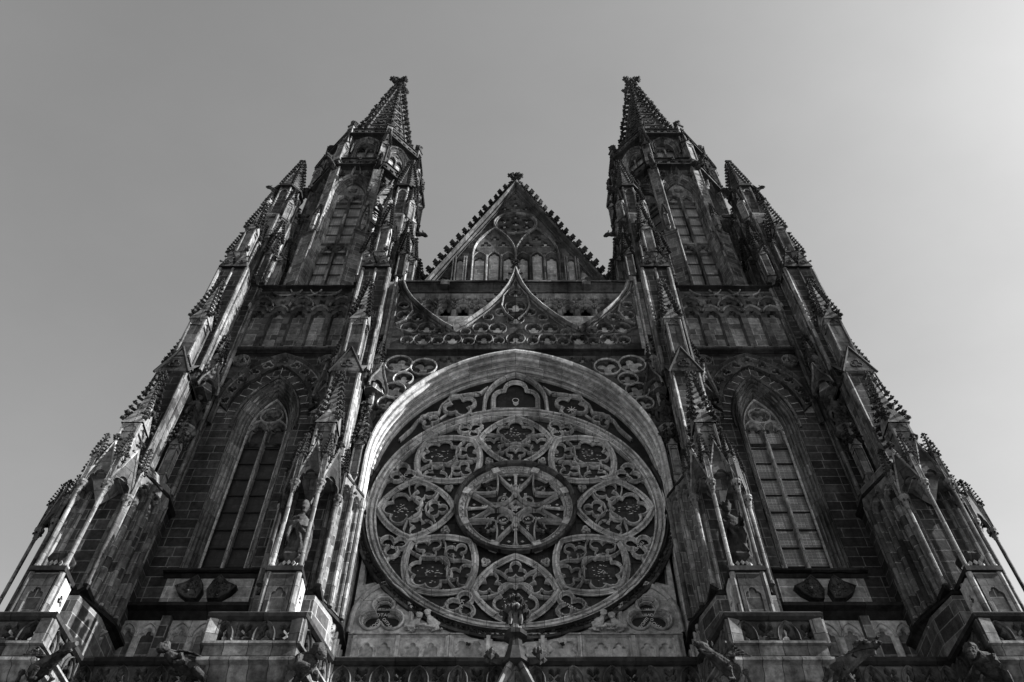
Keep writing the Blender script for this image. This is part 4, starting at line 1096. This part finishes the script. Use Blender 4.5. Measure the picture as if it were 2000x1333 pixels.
    # statue niches (angle canopies) on stage B
    for q in (-1,1):
        b=MB(MOU); b.M=M@T(q*.82,-.8)
        lathe(b,0,0,[(.13,24.2),(.1,24.4),(.1,26.5),(.15,26.6),(.15,26.7),(.3,27.05),(.42,27.15),(.42,27.25),(.38,27.3)],8,rot=pi/8)
        b.build('statue_bracket',BU); b=MB(MOU); b.M=M@T(q*.82,-.8)
        b.push(RZ(45*q)); b.mat(TRA)
        plate(b,[(-.45,29.3),(-.36,29.3)]+tref_arch(0,29.3,29.5,.36,5)[2:][::-1]+[(.36,29.3),(.45,29.3),(.45,29.6),(.1,30.5),(0,31.0),(-.1,30.5),(-.45,29.6)],[],-.42,-.3)
        b.mat(MOU)
        for w in (-1,1): mould(b,[(w*x,z) for x,z in [(.47,29.3),(.42,29.7),(.15,30.4),(.02,31.0)]][::w],.08,-.42,.08)
        b.mat(SOOT)
        for w in (-1,1):
            for t in (.2,.45,.7): crocket(b,(w*.45*(1-t)**1.2,-.44,29.55+1.3*t),(w,0),.13)
        finial(b,0,-.42,31.0,.2)
        b.mat(ASHL); lathe(b,0,0,[(.45,29.35),(.3,29.9),(.05,30.8)],6)
        b.pop(); b.build('statue_niche',BU)
    return BU,M
BUTS={}
for s in (-1,1):
    BUTS[s,'in']=buttress(s*(XT-BO),0,0,s)
    BUTS[s,'out']=buttress(s*(XT+BO),0,0,s)
    BUTS[s,'side']=buttress(s*(XT+BO-.05),.75,90*s,1,True)
# ---- corner turrets above the buttresses --------------------------------------------
def turret(cx,cy,tall=1):
    b=MB(ASH); b.M=T(cx,cy)
    prism(b,ngon(0,0,1.05,8,pi/8),37.5,45.5); prism(b,ngon(0,0,1.05,8,pi/8),45.5,46.3,ngon(0,0,.75,8,pi/8)); prism(b,ngon(0,0,.72,8,pi/8),46,49.5)
    b.mat(MOU)
    for k in range(8):
        a=pi/8+k*pi/4; lathe(b,1.03*math.cos(a),1.03*math.sin(a),[(.09,38.6),(.09,45.4)],6); lathe(b,.72*math.cos(a),.72*math.sin(a),[(.06,46),(.06,49.4)],6)
        b.push(RZ(45*k)); 
        if k%2==0: 
            b.mat(TRA); plate(b,[(-.36,39.2),(.36,39.2),(.36,44.9),(-.36,44.9)],[tref_arch(0,39.6,44.0,.25,5)],-1.04,-.97,cham=.01); b.mat(MOU)
            mould(b,parch(0,48.6,.24,.4,5),.05,-.7,.06)
        b.pop()
    b.mat(ASH); cone(b,ngon(0,0,.75,8,pi/8),49.5,(0,0,54.2))
    for k in range(8):
        a=pi/8+k*pi/4; b.mat(MOU); tube(b,(.74*math.cos(a),.74*math.sin(a),49.5),(0,0,54.2),.05,4)
        b.mat(SOOT)
        for i in range(11):
            t=(i+1)/12.5; r=.75*(1-t); crocket(b,(r*math.cos(a),r*math.sin(a),49.5+4.7*t),(math.cos(a),math.sin(a)),.22)
    b.mat(COR); prism(b,ngon(0,0,.9,8,pi/8),49.35,49.55)
    finial(b,0,0,53.8,.34)
    # flying rib to the octagon
    TU=b.build('corner_turret',CATH)
    for k in range(4):
        a=pi/4+k*pi/2
        copies('tp1',mk_pin(.26,2.6,2.2,.17),'pinnacle',TU,T(cx+1.05*math.cos(a),cy+1.05*math.sin(a),40.0)@RZ(45))
        copies('tp2',mk_pin(.2,1.8,1.7,.15),'pinnacle',TU,T(cx+.85*math.cos(a),cy+.85*math.sin(a),45.4)@RZ(45))
    for k in range(4):
        a=k*pi/2
        copies('tp3',mk_pin(.24,3.2,2.4,.17),'pinnacle',TU,T(cx+1.1*math.cos(a),cy+1.1*math.sin(a),38.6))
    return TU
for s in (-1,1):
    for dx in (-1,1):
        for yy in (.75,7.9): 
            turret(s*XT+dx*(BO+.05),yy)
            b=MB(MOU)   # small flying rib between turret and belfry pier
            x0=s*XT+dx*(BO+.05); x1=s*XT+dx*2.5; y1=OY+(yy-OY)*.55
            for z in (43.0,48.5):
                pts=[Vector((x0,yy,z-1.0)).lerp(Vector((x1,y1,z+1.3)),t)+Vector((0,0,-1.0*t*(1-t))) for t in (0,.25,.5,.75,1)]
                for p,q in zip(pts,pts[1:]): tube(b,p,q,.13,6)
            b.build('flying_rib',BFS[s])
# belfry gargoyles small
def small_garg():
    m=MB(FIG); limb(m,[(0,.3,-.1,.16),(0,-.1,.0,.2),(0,-.45,.14,.17),(0,-.62,.24,.12)]); limb(m,[(0,-.6,.3,.16),(0,-.8,.3,.14),(0,-.98,.2,.07)]); limb(m,[(0,-.6,.2,.1),(0,-.88,.06,.05)])
    for q in (-1,1): octa(m,(q*.12,-.6,.46),.05,.06,.12); limb(m,[(q*.12,-.1,0,.07),(q*.2,-.45,-.2,.05),(q*.16,-.3,-.4,.04)])
    for q in (-1,1): m.add([(q*.1,.0,.1),(q*.35,.1,.35),(q*.4,-.2,.25),(q*.2,-.4,.1)],[(0,1,2,3)])
    return m
for s in (-1,1):
    for k in range(8):
        a=R(22.5+45*k); rr=3.1/math.cos(pi/8)+.15
        copies('sg',small_garg,'waterspout',BFS[s],T(s*XT+rr*math.sin(a),OY-rr*math.cos(a),53.2)@RZ(22.5+45*k))
    for dx in (-1,1):
        for yy,an in ((.75,45),):
            copies('sg',small_garg,'waterspout',BFS[s],T(s*XT+dx*(BO+.55),yy-.4,49.3)@RZ(70*dx)@SC(.75,.75,.75))
# ================================================================== GALLERY, BALCONIES
def balus(b,x0,x1,z0,z1,y,thick=.18,p=.52):
    """pierced panel in the local facade plane"""
    n=max(1,round((x1-x0)/p)); w=(x1-x0)/n; hs=[]
    h=z1-z0
    for i in range(n):
        cx=x0+w*(i+.5)
        if i%2==0: hs.append([(cx+x*w,z0+z*h) for x,z in [(-.36,.08),(.36,.08),(.30,.4),(.16,.5),(.2,.68),(.1,.84),(0,.9),(-.1,.84),(-.2,.68),(-.16,.5),(-.30,.4)]])
        else: hs.append([(cx+x*w,z0+z*h) for x,z in [(0,.1),(.17,.22),(.3,.2),(.34,.4),(.2,.5),(.36,.62),(.34,.82),(.18,.9),(.0,.74),(-.18,.9),(-.34,.82),(-.36,.62),(-.2,.5),(-.34,.4),(-.3,.2),(-.17,.22)]])
    plate(b,[(x0,z0),(x1,z0),(x1,z1),(x0,z1)],hs,y,y+thick,cham=.025)
    for i in range(n):
        cx=x0+w*(i+.5)
        if i%2==0: mould(b,[(cx+.5*w,z0+.03)]+parch(cx,z0+.25*h,.5*w,.72*h,6)+[(cx-.5*w,z0+.03)],.05,y,.06)
def run(b,pts,z0,z1,inner=.18):
    for (ax,ay),(bx,by) in zip(pts,pts[1:]):
        d=Vector((bx-ax,by-ay)); L=d.length; a=math.degrees(math.atan2(d.y,d.x)); b.push(T(ax,ay)@RZ(a))
        b.mat(TRA); balus(b,.1,L-.1,z0,z1,0,inner)
        b.mat(MOU); box(b,-.1,.12,-.05,.25,z0-.1,z1+.02); box(b,L-.12,L+.1,-.052,.25,z0-.1,z1+.02)
        b.mat(COR); b.pop()
    b.mat(COR)
    def sweep(pr):
        n=len(pts); vs=[]
        for k,z in pr: vs+=[(x,y,z) for x,y in offp(pts,-k,False)]
        b.add(vs,[(j*n+i,j*n+i+1,(j+1)*n+i+1,(j+1)*n+i) for j in range(len(pr)-1) for i in range(n-1)])
    sweep([(-.2,z1),(.04,z1),(.12,z1+.06),(.14,z1+.16),(.06,z1+.24),(-.28,z1+.24),(-.28,z1),(-.2,z1)])
    b.mat(MOU); sweep([(-.2,z0),(.05,z0),(.1,z0-.04),(.1,z0-.1),(.0,z0-.12),(.0,z0-.42),(.08,z0-.48),(.08,z0-.56),(-.06,z0-.62),(-.1,z0-.9),(-.2,z0-1.0),(-.3,z0-1.5),(-.3,z0-3)])
GZ=15.42; GT=16.02
b=MB(MOU); 
YM=-2.45
run(b,[(-4.95,YM),(4.95,YM)],GZ,GT); b.mat(ASHL); box(b,-5.1,5.1,-2.3,.1,14.6,15.3); box(b,-5.1,5.1,-2.2,-.5,0,14.7)
b.build('gallery_balustrade',CATH)
for s in (-1,1):
    b=MB(MOU); b.push(SC(1)); 
    pts=sorted([(s*8.05,YM),(s*11.75,YM)]); run(b,pts,GZ,GT); b.mat(ASHL)
    x0,x1=sorted((s*7.8,s*12.0)); box(b,x0,x1,-2.3,.1,14.6,15.3); box(b,x0,x1,-2.2,-.5,0,14.7)
    b.build('gallery_balustrade',CATH)
    for c,hw,hb in ((XT-BO,1.15,1.62),(XT+BO,1.5,1.62)):
        b=MB(MOU); X=s*c; pts=[(X-hb,YM),(X-hw,-4.35),(X+hw,-4.35),(X+hb,YM)]
        run(b,pts,GZ-.02,GT); b.mat(ASHL)
        prism(b,[(X-hb,-.5),(X-hb,YM+.1),(X-hw+.05,-4.25),(X+hw-.05,-4.25),(X+hb,YM+.1),(X+hb,-.5)],14.55,15.28)
        prism(b,[(X-hb+.3,-.5),(X-hb+.3,YM+.3),(X-hw+.35,-3.9),(X+hw-.35,-3.9),(X+hb-.3,YM+.3),(X+hb-.3,-.5)],0,14.6)
        b.build('balcony',CATH)
# --- portal gable with finial in the centre
b=MB(MOU); gy=-4.6
for k,(w,y) in enumerate(((3.1,gy),(2.85,gy+.1))): pass
tri=lambda k:[(-3.4+k,7.4),(0,15.05-k*1.9),(3.4-k,7.4)]
ln=[(-3.4,7.4),(0,15.05),(3.4,7.4)][::-1]
loft(b,ln,[(-.02,gy+2.2),(.0,gy-.1),(.08,gy-.2),(.16,gy-.1),(.2,gy),(.28,gy-.05),(.34,gy+.08),(.42,gy+.05),(.5,gy+.2),(.7,gy+.25),(.8,gy+.45)])
b.mat(ASHL); b.add([(-3.0,gy+.45,7.4),(3.0,gy+.45,7.4),(0,gy+.45,14.2)],[(0,1,2)]); box(b,-3.4,3.4,gy+.5,-2.2,0,7.6)
b.mat(COR); lathe(b,0,gy-.02,[(.34,14.55),(.2,15.0),(.16,15.25),(.3,15.3),(.3,15.42),(.16,15.5),(.15,16.0)],8,rot=pi/8)
b.mat(MOU); lathe(b,0,gy-.04,[(.17,15.5),(.13,15.9),(.2,16.1),(.1,16.3)],8,rot=pi/8)
b.mat(SOOT); random.seed(4)
for s in (-1,1):
    for i in range(7):
        t=(i+.42)/7; x=s*3.4*t; z=15.05-7.65*t; 
        crocket(b,(x+s*.08,gy-.05,z+.05),(s,0),.42); blob(b,(x+s*.38,gy-.08,z+.22),.2)
PG=b.build('portal_gable',CATH)
b=MB(SOOT); b.mat(SOOT)
for i in range(8):
    a=i*pi/4; blob(b,(.27*math.cos(a),gy+.27*math.sin(a),16.02),.16); 
for i in range(6):
    a=i*pi/3; blob(b,(.15*math.cos(a),gy+.15*math.sin(a),16.42),.13)
blob(b,(0,gy,16.55),.14)
b.mat(MOU)
for q in (-1,1):
    lathe(b,q*.13,gy-.16,[(.03,15.6),(.06,15.75),(.04,15.9),(.07,16.0),(.02,16.1)],6)
b.build('finial',PG)
# ================================================================== GARGOYLES
def beast(kind):
    b=MB(FIG)
    if kind=='man':     # stretched hooded man
        limb(b,[(0,.2,0,.2),(0,-.25,.05,.27),(0,-.7,.12,.25),(0,-1.05,.22,.2),(0,-1.2,.3,.12)],10)
        b.push(T(0,-1.32,.42)@Matrix.Rotation(R(-50),4,'X')); head(b,0,0,0,.19,beard=False); b.pop()
        for q in (-1,1):
            limb(b,[(q*.22,-.85,.2,.11),(q*.36,-.7,-.05,.09),(q*.22,-.95,-.1,.07)]); limb(b,[(q*.2,-.1,0,.17),(q*.36,-.35,-.2,.14),(q*.3,.05,-.35,.12)])
            limb(b,[(q*.18,-.95,.34,.08),(q*.3,-.5,.3,.07),(q*.34,.0,.2,.05)],6,.5)
    elif kind=='monk':
        limb(b,[(0,.2,-.1,.26),(0,-.15,.05,.34),(0,-.5,.22,.32),(0,-.8,.3,.2)],10); b.push(T(0,-.98,.34)@Matrix.Rotation(R(-35),4,'X')); head(b,0,0,0,.2,beard=False); b.pop()
        limb(b,[(0,-.7,.42,.15),(0,-.85,.52,.22),(0,-1.0,.52,.18)])
        for q in (-1,1): limb(b,[(q*.3,-.5,.2,.13),(q*.42,-.6,-.1,.11),(q*.15,-.8,-.12,.08)]); limb(b,[(q*.2,0,-.1,.16),(q*.34,-.35,-.3,.13),(q*.22,-.1,-.6,.1)])
    elif kind=='winged':
        limb(b,[(0,.25,-.05,.2),(0,-.2,.0,.27),(0,-.6,.12,.22),(0,-.95,.3,.14),(0,-1.15,.42,.13)],10)
        limb(b,[(0,-1.1,.46,.15),(0,-1.32,.5,.13),(0,-1.5,.5,.07)]); limb(b,[(0,-1.1,.36,.1),(0,-1.4,.3,.05)])
        for q in (-1,1):
            for i in range(5): limb(b,[(q*.15,-.6,.25,.07),(q*(.35+.04*i),-.35+.1*i,.55-.07*i,.05),(q*(.32+.03*i),.15+.06*i,.5-.12*i,.03)],6,.5)
            limb(b,[(q*.16,-.5,.0,.12),(q*.3,-.65,-.2,.09),(q*.22,-.5,-.45,.07),(q*.22,-.7,-.5,.05)]); limb(b,[(q*.16,.05,0,.14),(q*.32,-.1,-.2,.1),(q*.25,.05,-.42,.06)])
            octa(b,(q*.1,-1.12,.62),.04,.05,.12); octa(b,(q*.16,-1.0,.55),.05,.05,.1)
        for i in range(6): octa(b,(0,-.9+i*.15,.42-.07*i),.05,.07,.09)
    else:
        limb(b,[(0,.3,-.05,.18),(0,-.15,.0,.3),(0,-.55,.1,.27),(0,-.9,.22,.2),(0,-1.15,.3,.17)],10)
        limb(b,[(0,-1.15,.36,.19),(0,-1.42,.42,.17),(0,-1.62,.42,.1)]); limb(b,[(0,-1.2,.26,.1),(0,-1.5,.2,.07)])
        for q in (-1,1):
            limb(b,[(q*.18,-.5,.02,.14),(q*.3,-.6,-.22,.1),(q*.26,-.35,-.42,.07)]); limb(b,[(q*.2,0,0,.17),(q*.34,-.15,-.22,.12),(q*.28,.1,-.42,.07)])
            for i in range(3): octa(b,(q*(.14+.05*i),-1.1-.12*i,.58-.05*i),.09,.1,.09)
        for i in range(7): octa(b,(0,-1.3+i*.16,.6-.06*i),.08,.1,.1)
        for i in range(5): octa(b,(random.uniform(-.15,.15),-1.62+random.uniform(-.08,.08),.42+random.uniform(-.12,.14)),.08,.08,.08)
    return b
for s,c,hw,which in ((-1,XT-BO,1.15,('man','monk')),(1,XT-BO,1.15,('winged','beast')),(-1,XT+BO,1.5,('beast','winged')),(1,XT+BO,1.5,('monk','man'))):
    X=s*c
    for q,kd in zip((-1,1),which):
        b=beast(kd); o=b.build('gargoyle',CATH); remesh(o,.02)
        o.location=(X+q*(hw-.1),-4.0,14.75); o.rotation_euler=(0,0,R(62*q)); o.scale=(.85,.85,.85)
        o['label']={'man':'gargoyle of a stretched hooded man','monk':'gargoyle of a hunched monk','winged':'winged gargoyle with open beak','beast':'stocky maned gargoyle beast'}[kd]
# ================================================================== STATUES
def statue(loc,face,kind,label,h=2.1):
    b=MB(FIG); k=h/2.1; n=28; rows=[(0,.36,.27),(.1,.35,.27),(.5,.29,.23),(.9,.25,.2),(1.15,.23,.18),(1.35,.25,.18),(1.5,.25,.17),(1.6,.2,.14),(1.68,.12,.11),(1.76,.075,.08),(1.84,.07,.08)]
    vs=[]
    for j,(z,rx,ry) in enumerate(rows):
        for i in range(n):
            a=2*pi*i/n; f=1+(.10*math.sin(a*7+z*1.3)+.05*math.sin(a*12+2*z))*max(0,1-z/1.5)
            vs.append((rx*f*math.cos(a)+.04*math.sin(z*2),ry*f*math.sin(a),z))
    b.add(vs,[(j*n+i,j*n+(i+1)%n,(j+1)*n+(i+1)%n,(j+1)*n+i) for j in range(len(rows)-1) for i in range(n)]+[tuple(range(n))[::-1],tuple(range((len(rows)-1)*n,len(rows)*n))])
    limb(b,[(-.2,0,1.55,.09),(-.33,-.06,1.22,.10),(-.22,-.26,1.12,.08),(-.08,-.33,1.2,.05)]); limb(b,[(.2,0,1.55,.09),(.34,-.08,1.25,.10),(.28,-.28,1.25,.08),(.24,-.38,1.36,.05)])
    for q in (-1,1): limb(b,[(q*.26,-.2,1.05,.07),(q*.3,-.2,.7,.08),(q*.26,-.18,.45,.03)],6)
    # diagonal cloak folds
    for i in range(4): limb(b,[(-.22+.05*i,-.16,1.35-.1*i,.035),(-.08+.06*i,-.25,.85-.12*i,.04),(.06+.06*i,-.26,.4-.1*i,.04),(.08+.07*i,-.25,.06,.04)],6)
    limb(b,[(-.24,-.12,1.45,.04),(0,-.24,1.05,.05),(.24,-.2,.85,.05)],6)
    for q in (-1,1): limb(b,[(q*.32,-.02,1.35,.07),(q*.38,.02,.8,.08),(q*.36,.05,.1,.06)],6)
    b.push(T(0,-.02,0)); head(b,0,-.02,1.93,.135,beard=(kind!='veil')); b.pop()
    if kind=='bishop':
        lathe(b,0,0,[(.13,1.99),(.155,2.14),(.11,2.28),(.03,2.4)],10,.6); limb(b,[(.28,-.4,0.1,.03),(.27,-.4,1.4,.03),(.26,-.38,2.1,.03)]); limb(b,[(.26,-.38,2.1,.03),(.3,-.38,2.25,.03),(.22,-.38,2.34,.03),(.15,-.38,2.25,.03),(.2,-.38,2.18,.03)])
    elif kind=='king':
        lathe(b,0,0,[(.14,1.98),(.15,2.06),(.17,2.14),(.13,2.14)],10)
        for i in range(6): octa(b,(.15*math.cos(i*pi/3),.15*math.sin(i*pi/3),2.18),.04,.04,.08)
        limb(b,[(.26,-.4,1.3,.03),(.3,-.42,1.9,.025)]); 
    elif kind=='book': box(b,-.22,.02,-.44,-.34,1.1,1.42)
    elif kind=='sword': limb(b,[(.26,-.4,1.5,.03),(.2,-.42,.3,.02)]); box(b,.12,.4,-.43,-.39,1.38,1.43)
    o=remesh(b.build('statue'),.026); o.location=loc; o.rotation_euler=(0,0,R(face)); o.scale=(k,k,k)
    o['label']=label; o['category']='statue'; return o
statue((-6.55,-2.85,19.3),20,'bishop','tall mitred bishop statue under the canopy of the buttress left of the rose window')
statue((6.55,-2.85,19.3),-5,'king','crowned robed statue under the canopy of the buttress right of the rose window')
statue((-(6.55-.82),-.8-.02,27.3),30,'book','bearded robed statue on a bracket high beside the left shoulder of the great arch',1.95)
statue(((6.55-.82),-.8-.02,27.3),-30,'sword','shadowed robed statue on a bracket high beside the right shoulder of the great arch',1.95)
statue((-(13.25-.82),-.82,27.3),35,'sword','dark statue on a bracket left of the left tower lancet window',1.95)
statue((13.25-.82,-.82,27.3),-35,'veil','dark statue on a bracket right of the right tower lancet window',1.95)
print('polys',sum(len(o.data.polygons) for o in bpy.data.objects if o.type=='MESH'))
